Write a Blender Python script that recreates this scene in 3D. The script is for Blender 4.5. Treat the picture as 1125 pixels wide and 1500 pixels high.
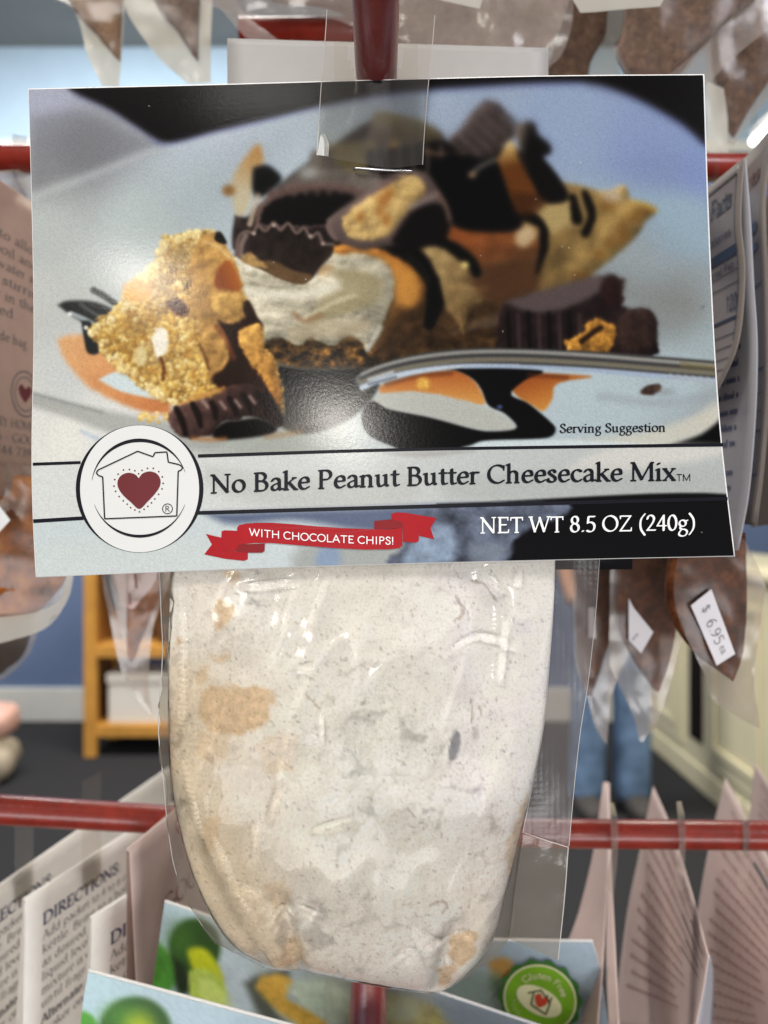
import bpy, math, random
import numpy as np
from mathutils import Vector, geometry

# ---------------------------------------------------------------- scene, camera, world, lights
for o in list(bpy.data.objects):
    bpy.data.objects.remove(o)
S = bpy.context.scene
COL = S.collection
F, CX, CY, CZ = 1127.0, 562.5, 750.0, 1.17       # photo focal length in pixels, image centre, camera height


def P(px, py, d):
    """pixel of the photograph + distance along the view -> point in the place"""
    return ((px - CX) / F * d, d, CZ + (CY - py) / F * d)


cam = bpy.data.cameras.new('camera')
cam.sensor_fit = 'HORIZONTAL'
cam.sensor_width = 36.0
cam.lens = 36.0 * F / 1125.0
cam.clip_start = 0.01
cam.clip_end = 60
cam.dof.use_dof = True
cam.dof.focus_distance = 0.186
cam.dof.aperture_fstop = 16.0
camo = bpy.data.objects.new('camera', cam)
COL.objects.link(camo)
camo.location = (0, 0, CZ)
camo.rotation_euler = (math.radians(90), 0, 0)
S.camera = camo

W = bpy.data.worlds.new('World')
S.world = W
W.use_nodes = True
W.node_tree.nodes['Background'].inputs[0].default_value = (0.93, 0.93, 0.95, 1)
W.node_tree.nodes['Background'].inputs[1].default_value = 0.10


def area(name, loc, target, sx, sy, power, col):
    l = bpy.data.lights.new(name, 'AREA')
    l.shape = 'RECTANGLE'
    l.size, l.size_y = sx, sy
    l.energy = power
    l.color = col
    o = bpy.data.objects.new(name, l)
    COL.objects.link(o)
    o.location = loc
    o.rotation_euler = (Vector(target) - Vector(loc)).to_track_quat('-Z', 'Y').to_euler()
    return o


area('shop_ceiling_lamp', (-0.75, -0.9, 2.85), (0, 0.2, 1.15), 1.3, 0.5, 24, (1.0, 0.97, 0.92))
area('shop_ceiling_lamp', (1.5, -0.9, 2.5), (0, 0.2, 1.10), 1.2, 0.4, 22, (0.94, 0.93, 1.0))
area('low_fill_light', (0.0, -2.1, 0.42), (0, 0.2, 1.10), 2.2, 0.8, 34, (0.98, 0.98, 1.0))  # added low fill light, not a window; brightens the undersides of the packets
area('shop_lamp', (-0.84, -2.2, 2.13), (0, 0.2, 1.17), 0.22, 0.16, 4.2, (1.0, 0.95, 0.85))
area('shop_lamp', (-0.18, -2.2, 1.65), (0, 0.2, 1.17), 0.18, 0.09, 3.6, (1.0, 0.95, 0.88))
area('shop_tube_lamp', (-0.42, -2.2, 3.0), (0, 0.2, 1.17), 0.42, 0.06, 0.9, (1.0, 0.96, 0.88))
area('shop_ceiling_lamp', (-1.3, 2.7, 3.6), (-1.3, 3.6, 0.3), 1.6, 0.8, 100, (1.0, 0.98, 0.95))
area('shop_ceiling_lamp', (0.6, 2.2, 3.6), (0.9, 2.9, 0.3), 1.2, 0.6, 66, (1.0, 0.93, 0.8))

S.view_settings.view_transform = 'Standard'
S.view_settings.look = 'None'
S.view_settings.exposure = 0.3
S.view_settings.gamma = 1.0
S.render.engine = 'CYCLES'
S.cycles.transparent_max_bounces = 32
S.cycles.max_bounces = 10
S.cycles.caustics_reflective = False
S.cycles.caustics_refractive = False

rng = np.random.default_rng(7)
random.seed(7)


# ---------------------------------------------------------------- colour and materials
def lin(c):
    c = np.asarray(c, dtype=float) / 255.0
    return np.where(c <= 0.04045, c / 12.92, ((c + 0.055) / 1.055) ** 2.4)


MATS = {}


def mat(name, rgb, rough=0.6, spec=0.5, var=0.08, scale=60, bump=0.0, bscale=300, coat=0.0, metal=0.0, emit=None, sheen=0):
    """procedural material: base colour broken up by noise, optional fine relief"""
    if name in MATS:
        return MATS[name]
    m = bpy.data.materials.new(name)
    m.use_nodes = True
    nt = m.node_tree
    b = nt.nodes['Principled BSDF']
    c = lin(rgb)
    tc = nt.nodes.new('ShaderNodeTexCoord')
    n = nt.nodes.new('ShaderNodeTexNoise')
    n.inputs['Scale'].default_value = scale
    n.inputs['Detail'].default_value = 5
    nt.links.new(tc.outputs['Object'], n.inputs['Vector'])
    r = nt.nodes.new('ShaderNodeValToRGB')
    r.color_ramp.elements[0].position = 0.3
    r.color_ramp.elements[1].position = 0.7
    r.color_ramp.elements[0].color = (*np.clip(c * (1 - var), 0, 1), 1)
    r.color_ramp.elements[1].color = (*np.clip(c * (1 + var), 0, 1), 1)
    nt.links.new(n.outputs['Fac'], r.inputs['Fac'])
    nt.links.new(r.outputs['Color'], b.inputs['Base Color'])
    b.inputs['Roughness'].default_value = rough
    b.inputs['Specular IOR Level'].default_value = spec
    b.inputs['Metallic'].default_value = metal
    b.inputs['Coat Weight'].default_value = coat
    b.inputs['Coat Roughness'].default_value = 0.12
    if bump:
        n2 = nt.nodes.new('ShaderNodeTexNoise')
        n2.inputs['Scale'].default_value = bscale
        n2.inputs['Detail'].default_value = 4
        nt.links.new(tc.outputs['Object'], n2.inputs['Vector'])
        bp = nt.nodes.new('ShaderNodeBump')
        bp.inputs['Strength'].default_value = bump
        bp.inputs['Distance'].default_value = 0.001
        nt.links.new(n2.outputs['Fac'], bp.inputs['Height'])
        nt.links.new(bp.outputs['Normal'], b.inputs['Normal'])
    if emit:
        b.inputs['Emission Color'].default_value = (*lin(emit[0]), 1)
        b.inputs['Emission Strength'].default_value = emit[1]
    MATS[name] = m
    return m


def print_mat(name, rough=0.33, bump=0.25, bscale=900, spec=0.5):
    """glossy printed card: ink colours come from the mesh's colour attribute"""
    m = bpy.data.materials.new(name)
    m.use_nodes = True
    nt = m.node_tree
    b = nt.nodes['Principled BSDF']
    a = nt.nodes.new('ShaderNodeAttribute')
    a.attribute_name = 'ink'
    nt.links.new(a.outputs['Color'], b.inputs['Base Color'])
    b.inputs['Roughness'].default_value = rough
    b.inputs['Specular IOR Level'].default_value = spec
    tc = nt.nodes.new('ShaderNodeTexCoord')
    n2 = nt.nodes.new('ShaderNodeTexNoise')
    n2.inputs['Scale'].default_value = bscale
    n2.inputs['Detail'].default_value = 2
    nt.links.new(tc.outputs['Object'], n2.inputs['Vector'])
    bp = nt.nodes.new('ShaderNodeBump')
    bp.inputs['Strength'].default_value = bump
    bp.inputs['Distance'].default_value = 0.0002
    nt.links.new(n2.outputs['Fac'], bp.inputs['Height'])
    nt.links.new(bp.outputs['Normal'], b.inputs['Normal'])
    MATS[name] = m
    return m


def film_mat(name, tint=(250, 248, 244), haze=0.06, hazecol=(225, 220, 210), rough=0.06, gloss=1.0, bump=0.3, bscale=120, dots=0.0, ior=1.4):
    """thin clear plastic: transparent, mirror-like at its folds, with a little milky haze"""
    if name in MATS:
        return MATS[name]
    m = bpy.data.materials.new(name)
    m.use_nodes = True
    nt = m.node_tree
    nt.nodes.clear()
    out = nt.nodes.new('ShaderNodeOutputMaterial')
    tr = nt.nodes.new('ShaderNodeBsdfTransparent')
    tr.inputs[0].default_value = (*lin(tint), 1)
    di = nt.nodes.new('ShaderNodeBsdfDiffuse')
    di.inputs[0].default_value = (*lin(hazecol), 1)
    tl = nt.nodes.new('ShaderNodeBsdfTranslucent')
    tl.inputs[0].default_value = (*lin(hazecol), 1)
    md = nt.nodes.new('ShaderNodeMixShader')
    md.inputs[0].default_value = 0.45
    nt.links.new(di.outputs[0], md.inputs[1])
    nt.links.new(tl.outputs[0], md.inputs[2])
    m1 = nt.nodes.new('ShaderNodeMixShader')
    m1.inputs[0].default_value = haze
    nt.links.new(tr.outputs[0], m1.inputs[1])
    nt.links.new(md.outputs[0], m1.inputs[2])
    gl = nt.nodes.new('ShaderNodeBsdfGlossy')
    gl.inputs['Roughness'].default_value = rough
    gl.inputs[0].default_value = (gloss, gloss, gloss, 1)
    fr = nt.nodes.new('ShaderNodeFresnel')
    fr.inputs[0].default_value = ior
    m2 = nt.nodes.new('ShaderNodeMixShader')
    nt.links.new(fr.outputs[0], m2.inputs[0])
    nt.links.new(m1.outputs[0], m2.inputs[1])
    nt.links.new(gl.outputs[0], m2.inputs[2])
    tc = nt.nodes.new('ShaderNodeTexCoord')
    n2 = nt.nodes.new('ShaderNodeTexNoise')
    n2.inputs['Scale'].default_value = bscale
    n2.inputs['Detail'].default_value = 3
    nt.links.new(tc.outputs['Object'], n2.inputs['Vector'])
    bp = nt.nodes.new('ShaderNodeBump')
    bp.inputs['Strength'].default_value = bump
    bp.inputs['Distance'].default_value = 0.002
    nt.links.new(n2.outputs['Fac'], bp.inputs['Height'])
    last = bp
    if dots:
        vo = nt.nodes.new('ShaderNodeTexVoronoi')
        vo.inputs['Scale'].default_value = 700
        vo.inputs['Randomness'].default_value = 0.0
        nt.links.new(tc.outputs['Object'], vo.inputs['Vector'])
        b2 = nt.nodes.new('ShaderNodeBump')
        b2.inputs['Strength'].default_value = dots
        b2.inputs['Distance'].default_value = 0.0006
        nt.links.new(vo.outputs['Distance'], b2.inputs['Height'])
        nt.links.new(bp.outputs['Normal'], b2.inputs['Normal'])
        last = b2
    nt.links.new(last.outputs['Normal'], gl.inputs['Normal'])
    nt.links.new(last.outputs['Normal'], fr.inputs['Normal'])
    nt.links.new(m2.outputs[0], out.inputs['Surface'])
    MATS[name] = m
    return m


def grain_mat(name, cols, scale=350, rough=0.8, bump=0.8, attr=False, gain=1.0):
    """powder and crumb fillings: several colours through noise and cells, rough relief"""
    if name in MATS:
        return MATS[name]
    m = bpy.data.materials.new(name)
    m.use_nodes = True
    nt = m.node_tree
    b = nt.nodes['Principled BSDF']
    b.inputs['Roughness'].default_value = rough
    b.inputs['Specular IOR Level'].default_value = 0.2
    tc = nt.nodes.new('ShaderNodeTexCoord')
    n = nt.nodes.new('ShaderNodeTexNoise')
    n.inputs['Scale'].default_value = scale
    n.inputs['Detail'].default_value = 8
    n.inputs['Roughness'].default_value = 0.7
    nt.links.new(tc.outputs['Object'], n.inputs['Vector'])
    r = nt.nodes.new('ShaderNodeValToRGB')
    k = len(cols)
    while len(r.color_ramp.elements) < k:
        r.color_ramp.elements.new(0.5)
    for i, c in enumerate(cols):
        r.color_ramp.elements[i].position = 0.3 + 0.4 * i / (k - 1)
        r.color_ramp.elements[i].color = (*np.clip(lin(c) * gain, 0, 1), 1)
    nt.links.new(n.outputs['Fac'], r.inputs['Fac'])
    src = r.outputs['Color']
    if attr:
        a = nt.nodes.new('ShaderNodeAttribute')
        a.attribute_name = 'ink'
        mx = nt.nodes.new('ShaderNodeMix')
        mx.data_type = 'RGBA'
        mx.blend_type = 'MULTIPLY'
        mx.inputs[0].default_value = 1.0
        nt.links.new(a.outputs['Color'], mx.inputs[6])
        nt.links.new(src, mx.inputs[7])
        src = mx.outputs[2]
    nt.links.new(src, b.inputs['Base Color'])
    bp = nt.nodes.new('ShaderNodeBump')
    bp.inputs['Strength'].default_value = bump
    bp.inputs['Distance'].default_value = 0.0008
    nt.links.new(n.outputs['Fac'], bp.inputs['Height'])
    nt.links.new(bp.outputs['Normal'], b.inputs['Normal'])
    MATS[name] = m
    return m


# ---------------------------------------------------------------- objects
WL = {}          # world origin of every object


def thing(name, base, label, cat, group=None):
    o = bpy.data.objects.new(name, None)
    o.empty_display_size = 0.02
    COL.objects.link(o)
    o.location = base
    WL[o.name] = Vector(base)
    o['label'] = label
    o['category'] = cat
    if group:
        o['group'] = group
    return o


def mk(name, V, faces, m, parent=None, smooth=True, ink=None, label=None, cat=None, group=None, kind=None):
    V = np.asarray(V, dtype=np.float64).reshape(-1, 3)
    c = Vector(((V[:, 0].min() + V[:, 0].max()) / 2, (V[:, 1].min() + V[:, 1].max()) / 2, V[:, 2].min()))
    me = bpy.data.meshes.new(name)
    V = V - np.array(c)
    if isinstance(faces, np.ndarray):
        n, k = faces.shape
        me.vertices.add(len(V))
        me.vertices.foreach_set('co', V.astype(np.float32).ravel())
        me.loops.add(n * k)
        me.loops.foreach_set('vertex_index', faces.astype(np.int32).ravel())
        me.polygons.add(n)
        me.polygons.foreach_set('loop_start', np.arange(0, n * k, k, dtype=np.int32))
        me.update(calc_edges=True)
        me.validate()
    else:
        me.from_pydata([tuple(v) for v in V], [], faces)
        me.update()
    if smooth:
        me.polygons.foreach_set('use_smooth', np.ones(len(me.polygons), dtype=bool))
    if ink is not None:
        a = me.color_attributes.new('ink', 'FLOAT_COLOR', 'POINT')
        q = np.ones((len(V), 4), dtype=np.float32)
        q[:, :3] = ink.reshape(-1, 3)
        a.data.foreach_set('color', q.ravel())
    me.materials.append(m)
    o = bpy.data.objects.new(name, me)
    COL.objects.link(o)
    if parent is not None:
        o.parent = parent
        o.location = c - WL[parent.name]
    else:
        o.location = c
    WL[o.name] = c
    for k2, v2 in (('label', label), ('category', cat), ('group', group), ('kind', kind)):
        if v2:
            o[k2] = v2
    return o


def box_vf(x0, x1, y0, y1, z0, z1):
    V = [(x, y, z) for z in (z0, z1) for y in (y0, y1) for x in (x0, x1)]
    Fc = [(0, 2, 3, 1), (4, 5, 7, 6), (0, 1, 5, 4), (2, 6, 7, 3), (0, 4, 6, 2), (1, 3, 7, 5)]
    return V, Fc


def box(name, x0, x1, y0, y1, z0, z1, m, parent=None, bev=0.0, **k):
    V, Fc = box_vf(x0, x1, y0, y1, z0, z1)
    o = mk(name, V, Fc, m, parent, smooth=False, **k)
    if bev:
        b = o.modifiers.new('bevel', 'BEVEL')
        b.width = bev
        b.segments = 2
    return o


def tube(name, pts, r, m, parent=None, n=20, **k):
    pts = [Vector(p) for p in pts]
    rs = r if isinstance(r, (list, tuple)) else [r] * len(pts)
    V, Fc = [], []
    up = None
    for i, p in enumerate(pts):
        t = (pts[min(i + 1, len(pts) - 1)] - pts[max(i - 1, 0)]).normalized()
        if up is None:
            a = Vector((0, 0, 1)) if abs(t.z) < 0.8 else Vector((1, 0, 0))
            up = t.cross(a).normalized()
        up = (up - t * up.dot(t)).normalized()
        w = t.cross(up)
        for j in range(n):
            q = 2 * math.pi * j / n
            V.append(tuple(p + (up * math.cos(q) + w * math.sin(q)) * rs[i]))
    for i in range(len(pts) - 1):
        for j in range(n):
            Fc.append((i * n + j, i * n + (j + 1) % n, (i + 1) * n + (j + 1) % n, (i + 1) * n + j))
    Fc.append(tuple(range(n))[::-1])
    Fc.append(tuple((len(pts) - 1) * n + j for j in range(n)))
    return mk(name, V, Fc, m, parent, **k)


def crv(pts, n):
    """smooth curve through points (any dimension), n samples, even by arc length"""
    p = np.asarray(pts, dtype=float)
    if len(p) == 2:
        t = np.linspace(0, 1, n)[:, None]
        return p[0] * (1 - t) + p[1] * t
    q = np.vstack([2 * p[0] - p[1], p, 2 * p[-1] - p[-2]])
    out = []
    for i in range(1, len(q) - 2):
        t = np.linspace(0, 1, 24, endpoint=False)[:, None]
        a, b, c, d = q[i - 1], q[i], q[i + 1], q[i + 2]
        out.append(0.5 * ((2 * b) + (-a + c) * t + (2 * a - 5 * b + 4 * c - d) * t ** 2 + (-a + 3 * b - 3 * c + d) * t ** 3))
    o = np.vstack(out + [p[-1:]])
    s = np.r_[0, np.cumsum(np.linalg.norm(np.diff(o[:, :2], axis=0), axis=1))]
    return np.stack([np.interp(np.linspace(0, s[-1], n), s, o[:, k]) for k in range(o.shape[1])], 1)


def coons(left, right, nu, nv, top=None, bottom=None):
    """grid (nv, nu, k) between a left and a right curve, both running downwards"""
    Lc, Rc = crv(left, nv), crv(right, nv)
    T = crv(top if top else [left[0], right[0]], nu)
    B = crv(bottom if bottom else [left[-1], right[-1]], nu)
    u = np.linspace(0, 1, nu)[None, :, None]
    v = np.linspace(0, 1, nv)[:, None, None]
    return ((1 - u) * Lc[:, None] + u * Rc[:, None] + (1 - v) * T[None] + v * B[None]
            - ((1 - u) * (1 - v) * Lc[0] + u * (1 - v) * Rc[0] + (1 - u) * v * Lc[-1] + u * v * Rc[-1]))


def to_world(G):
    d = G[..., 2]
    return np.stack([(G[..., 0] - CX) / F * d, d, CZ + (CY - G[..., 1]) / F * d], -1)


def gridfaces(nv, nu, off=0, flip=False):
    i = np.arange(nv * nu).reshape(nv, nu) + off
    q = np.stack([i[:-1, :-1], i[1:, :-1], i[1:, 1:], i[:-1, 1:]], -1).reshape(-1, 4)
    return q[:, ::-1].copy() if flip else q


def vnoise(x, y, seed=0):
    xi, yi = np.floor(x).astype(np.int64), np.floor(y).astype(np.int64)
    xf, yf = x - xi, y - yi
    xf, yf = xf * xf * (3 - 2 * xf), yf * yf * (3 - 2 * yf)

    def h(a, b):
        n = (a * 374761393 + b * 668265263 + seed * 974634777) & 0xffffffff
        n = ((n ^ (n >> 13)) * 1274126177) & 0xffffffff
        return ((n ^ (n >> 16)) & 0xffff) / 65535.0
    return (h(xi, yi) * (1 - xf) + h(xi + 1, yi) * xf) * (1 - yf) + (h(xi, yi + 1) * (1 - xf) + h(xi + 1, yi + 1) * xf) * yf


def fbm(x, y, oct=4, seed=0):
    s, a, t = 0, 0.5, 0
    for k in range(oct):
        s = s + a * vnoise(x * 2 ** k, y * 2 ** k, seed + k)
        t += a
        a *= 0.55
    return s / t - 0.5


def worley(x, y, seed=0):
    xi, yi = np.floor(x).astype(np.int64), np.floor(y).astype(np.int64)
    best = np.full(x.shape, 9.0)
    cid = np.zeros(x.shape)
    for dx in (-1, 0, 1):
        for dy in (-1, 0, 1):
            a, b = xi + dx, yi + dy
            n = (a * 374761393 + b * 668265263 + seed * 974634777) & 0xffffffff
            n = ((n ^ (n >> 13)) * 1274126177) & 0xffffffff
            r1, r2, r3 = (n & 1023) / 1023.0, ((n >> 10) & 1023) / 1023.0, ((n >> 20) & 1023) / 1023.0
            dd = np.hypot(a + r1 - x, b + r2 - y)
            m_ = dd < best
            best = np.where(m_, dd, best)
            cid = np.where(m_, r3, cid)
    return best, cid


def sheet(name, left, right, m, parent=None, nu=14, nv=18, top=None, bottom=None, wav=0.0, wf=40, seed=0, thick=0.0, **k):
    """a thin sheet (film or card) spanned in the place; wav = waviness in metres"""
    G = coons(left, right, nu, nv, top, bottom)
    Wd = to_world(G)
    if wav:
        N = normals(Wd)
        Wd = Wd + N * (wav * 2 * fbm(G[..., 0] / wf, G[..., 1] / wf, 3, seed))[..., None]
    V = Wd.reshape(-1, 3)
    fc = gridfaces(nv, nu)
    o = mk(name, V, fc, m, parent, **k)
    if thick:
        s = o.modifiers.new('thickness', 'SOLIDIFY')
        s.thickness = thick
        s.offset = 0
    return o


def normals(Wd):
    du = np.gradient(Wd, axis=1)
    dv = np.gradient(Wd, axis=0)
    N = np.cross(dv, du)
    l = np.linalg.norm(N, axis=-1, keepdims=True)
    N = N / np.maximum(l, 1e-9)
    s = np.sign(-(N * (Wd - np.array([0, 0, CZ]))).sum(-1).mean()) or 1
    return N * s            # towards the camera side


def pillow(name, left, right, m, parent, tf, tb, nu=40, nv=50, top=None, bottom=None, rough=0.0, rf=12, seed=0, ptop=0.6, pbot=0.0, **k):
    """closed cushion of filling between two outline curves: tf, tb = bulge to the front and the back"""
    G = coons(left, right, nu, nv, top, bottom)
    Wd = to_world(G)
    N = normals(Wd)
    u = np.linspace(0, 1, nu)[None]
    v = np.linspace(0, 1, nv)[:, None]
    pr = np.sqrt(np.clip(1 - np.abs(2 * u - 1) ** 2.6, 0, 1))
    pv = (ptop + (1 - ptop) * np.sin(np.clip(v / 0.5, 0, 1) * math.pi / 2)) * np.sqrt(np.clip(1 - (1 - pbot) * np.clip((v - 0.6) / 0.4, 0, 1) ** 2.4, 0, 1))
    b = pr * pv
    rr = rough * 2 * fbm(G[..., 0] / rf, G[..., 1] / rf, 4, seed) * np.sqrt(np.clip(b, 0, 1))
    A = Wd + N * (b * tf + rr)[..., None]
    B = Wd - N * (b * tb + 0.0002)[..., None]
    V = np.vstack([A.reshape(-1, 3), B.reshape(-1, 3)])
    n = nu * nv
    f1, f2 = gridfaces(nv, nu), gridfaces(nv, nu, n, True)
    i = np.arange(n).reshape(nv, nu)
    ring = np.r_[i[0, :], i[1:, -1], i[-1, -2::-1], i[-2:0:-1, 0]]
    r2 = np.roll(ring, -1)
    f3 = np.stack([ring, r2, r2 + n, ring + n], -1)
    return mk(name, V, np.vstack([f1, f2, f3]), m, parent, **k), G, A


def relief(hf, x, y, e):
    return hf(x, y) - hf(x + e, y + e)


# ---------------------------------------------------------------- ink painting (print and powder, some light and shade in the colours)
class Paint:
    def __init__(s, X, Y, gain=1.0):
        s.X, s.Y = X, Y
        s.img = np.zeros(X.shape + (3,))
        s.gain = gain

    def base(s, pts, power=3.0):
        w = np.zeros(s.X.shape)
        acc = np.zeros(s.img.shape)
        for x, y, *c in pts:
            k = 1.0 / ((s.X - x) ** 2 + (s.Y - y) ** 2 + 300) ** (power / 2)
            w += k
            acc += k[..., None] * np.array(c, float)
        s.img = acc / w[..., None]

    def win(s, x0, x1, y0, y1):
        if not hasattr(s, 'bx'):
            s.bx = (s.X.min(0), s.X.max(0), s.Y.min(1), s.Y.max(1))
        c = np.where((s.bx[1] > x0) & (s.bx[0] < x1))[0]
        r = np.where((s.bx[3] > y0) & (s.bx[2] < y1))[0]
        if len(r) == 0 or len(c) == 0:
            return None
        return slice(r[0], r[-1] + 1), slice(c[0], c[-1] + 1)

    def put(s, w, mask, col, tex=None):
        x, y = s.X[w], s.Y[w]
        if callable(col):
            c = col(x, y)
        elif len(col) == 4:                     # linear gradient: colour, colour, point, point
            c0, c1, p0, p1 = col
            dx, dy = p1[0] - p0[0], p1[1] - p0[1]
            t = np.clip(((x - p0[0]) * dx + (y - p0[1]) * dy) / (dx * dx + dy * dy), 0, 1)[..., None]
            c = np.array(c0, float) * (1 - t) + np.array(c1, float) * t
        else:
            c = np.broadcast_to(np.array(col, float), x.shape + (3,))
        if tex:
            c = c * (1 + tex[0] * 2 * fbm(x / tex[1], y / tex[1], 4, int(tex[1] * 7 + 3)))[..., None]
        s.img[w] = s.img[w] * (1 - mask[..., None]) + c * mask[..., None]

    def poly(s, pts, col, soft=2.0, warp=0.0, wf=8.0, curve=True, alpha=1.0, tex=None, seed=0, emb=None):
        p = np.array(pts, float)
        if curve:
            p = crv(np.vstack([p, p[:1]]), len(p) * 6)[:-1]
        g = soft + warp * 2 + 2
        w = s.win(p[:, 0].min() - g, p[:, 0].max() + g, p[:, 1].min() - g, p[:, 1].max() + g)
        if w is None:
            return
        x, y = s.X[w], s.Y[w]
        if warp:
            x = x + warp * 2 * fbm(x / wf, y / wf, 3, 11 + seed)
            y = y + warp * 2 * fbm(s.X[w] / wf, s.Y[w] / wf, 3, 57 + seed)
        d2 = np.full(x.shape, 1e9)
        ins = np.zeros(x.shape, bool)
        for a, b in zip(p, np.roll(p, -1, 0)):
            e = b - a
            l = (e ** 2).sum() + 1e-12
            t = np.clip(((x - a[0]) * e[0] + (y - a[1]) * e[1]) / l, 0, 1)
            d2 = np.minimum(d2, (x - a[0] - t * e[0]) ** 2 + (y - a[1] - t * e[1]) ** 2)
            if a[1] != b[1]:
                c = ((a[1] > y) != (b[1] > y)) & (x < e[0] * (y - a[1]) / e[1] + a[0])
                ins ^= c
        sd = np.sqrt(d2) * np.where(ins, 1, -1)
        t = np.clip((sd + soft) / (2 * soft), 0, 1)
        m_ = t * t * (3 - 2 * t) * alpha
        if emb and min(x.shape) > 2:             # rounded look of the photographed piece: light rim towards upper left
            gy, gx = np.gradient(sd)
            l_ = np.hypot(gx, gy) + 1e-6
            k = emb[0] * (gx + gy) / l_ / 1.414 * np.exp(-np.clip(sd, 0, None) / emb[1])
            old = s.img[w].copy()
            s.put(w, np.ones_like(m_), col, tex)
            s.img[w] = old * (1 - m_[..., None]) + np.clip(s.img[w] * (1 + k)[..., None], 0, 255) * m_[..., None]
            return
        s.put(w, m_, col, tex)

    def stroke(s, pts, width, col, soft=1.5, alpha=1.0, tex=None, warp=0.0, wf=6.0):
        p = crv(np.array(pts, float), max(len(pts) * 8, 2))
        ws = np.interp(np.linspace(0, 1, len(p)), np.linspace(0, 1, len(width)), width) if isinstance(width, (list, tuple)) else np.full(len(p), float(width))
        g = soft + ws.max() + warp * 2 + 2
        w = s.win(p[:, 0].min() - g, p[:, 0].max() + g, p[:, 1].min() - g, p[:, 1].max() + g)
        if w is None:
            return
        x, y = s.X[w], s.Y[w]
        if warp:
            x = x + warp * 2 * fbm(x / wf, y / wf, 3, 5)
            y = y + warp * 2 * fbm(s.X[w] / wf, s.Y[w] / wf, 3, 91)
        sd = np.full(x.shape, -1e9)
        for k in range(len(p) - 1):
            a, e = p[k], p[k + 1] - p[k]
            t = np.clip(((x - a[0]) * e[0] + (y - a[1]) * e[1]) / ((e ** 2).sum() + 1e-12), 0, 1)
            d = np.hypot(x - a[0] - t * e[0], y - a[1] - t * e[1])
            sd = np.maximum(sd, (ws[k] * (1 - t) + ws[k + 1] * t) / 2 - d)
        t = np.clip((sd + soft) / (2 * soft), 0, 1)
        s.put(w, t * t * (3 - 2 * t) * alpha, col, tex)

    def blob(s, cx, cy, rx, ry, col, soft=0.5, alpha=1.0, rot=0, tex=None):
        R = max(rx, ry) * (1 + soft) + 2
        w = s.win(cx - R, cx + R, cy - R, cy + R)
        if w is None:
            return
        a = math.radians(rot)
        x, y = s.X[w] - cx, s.Y[w] - cy
        r = np.hypot((x * math.cos(a) + y * math.sin(a)) / rx, (-x * math.sin(a) + y * math.cos(a)) / ry)
        t = np.clip((1 + soft - r) / (2 * soft), 0, 1)
        s.put(w, t * t * (3 - 2 * t) * alpha, col, tex)

    def blur(s, sig, mask=None):
        k = np.exp(-np.arange(-int(3 * sig) - 1, int(3 * sig) + 2) ** 2 / (2 * sig * sig))
        k /= k.sum()
        n = len(k) // 2
        q = np.pad(s.img, ((n, n), (n, n), (0, 0)), mode='edge')
        q = sum(k[i] * q[i:i + s.img.shape[0]] for i in range(len(k)))
        q = sum(k[i] * q[:, i:i + s.img.shape[1]] for i in range(len(k)))
        s.img = q if mask is None else s.img * (1 - mask[..., None]) + q * mask[..., None]

    def ink(s, grain=0.03):
        g = 1 + grain * 2 * (np.random.default_rng(3).random(s.X.shape) - 0.5)
        return np.clip(lin(np.clip(s.img * g[..., None], 0, 255)) * s.gain, 0, 0.93)


# ---------------------------------------------------------------- lettering: pen strokes swept with a broad nib
def arc(cx, cy, rx, ry, a0, a1, n=16):
    return [(cx + rx * math.cos(math.radians(a0 + (a1 - a0) * i / n)), cy + ry * math.sin(math.radians(a0 + (a1 - a0) * i / n))) for i in range(n + 1)]


def sm(*p):
    return [tuple(q) for q in crv(np.array(p, float), len(p) * 5)]


def sf(x, y, l=0.085, r=0.085):                  # a serif
    return ([(x - l, y), (x + r, y)], 0.55, True)


def st(x, y0, y1, b='f', t='f', k=1.0):          # a stem with serifs
    o = [([(x, y0), (x, y1)], k, False)]
    if b == 'f':
        o.append(sf(x, y0))
    if t == 'f':
        o.append(sf(x, y1))
    if t == 'l':
        o.append(([(x - 0.09, y1 - 0.035), (x, y1)], 0.6, True))
    return o


def k_(pts, k=1.0):
    return [(list(pts), k, False)]


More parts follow.
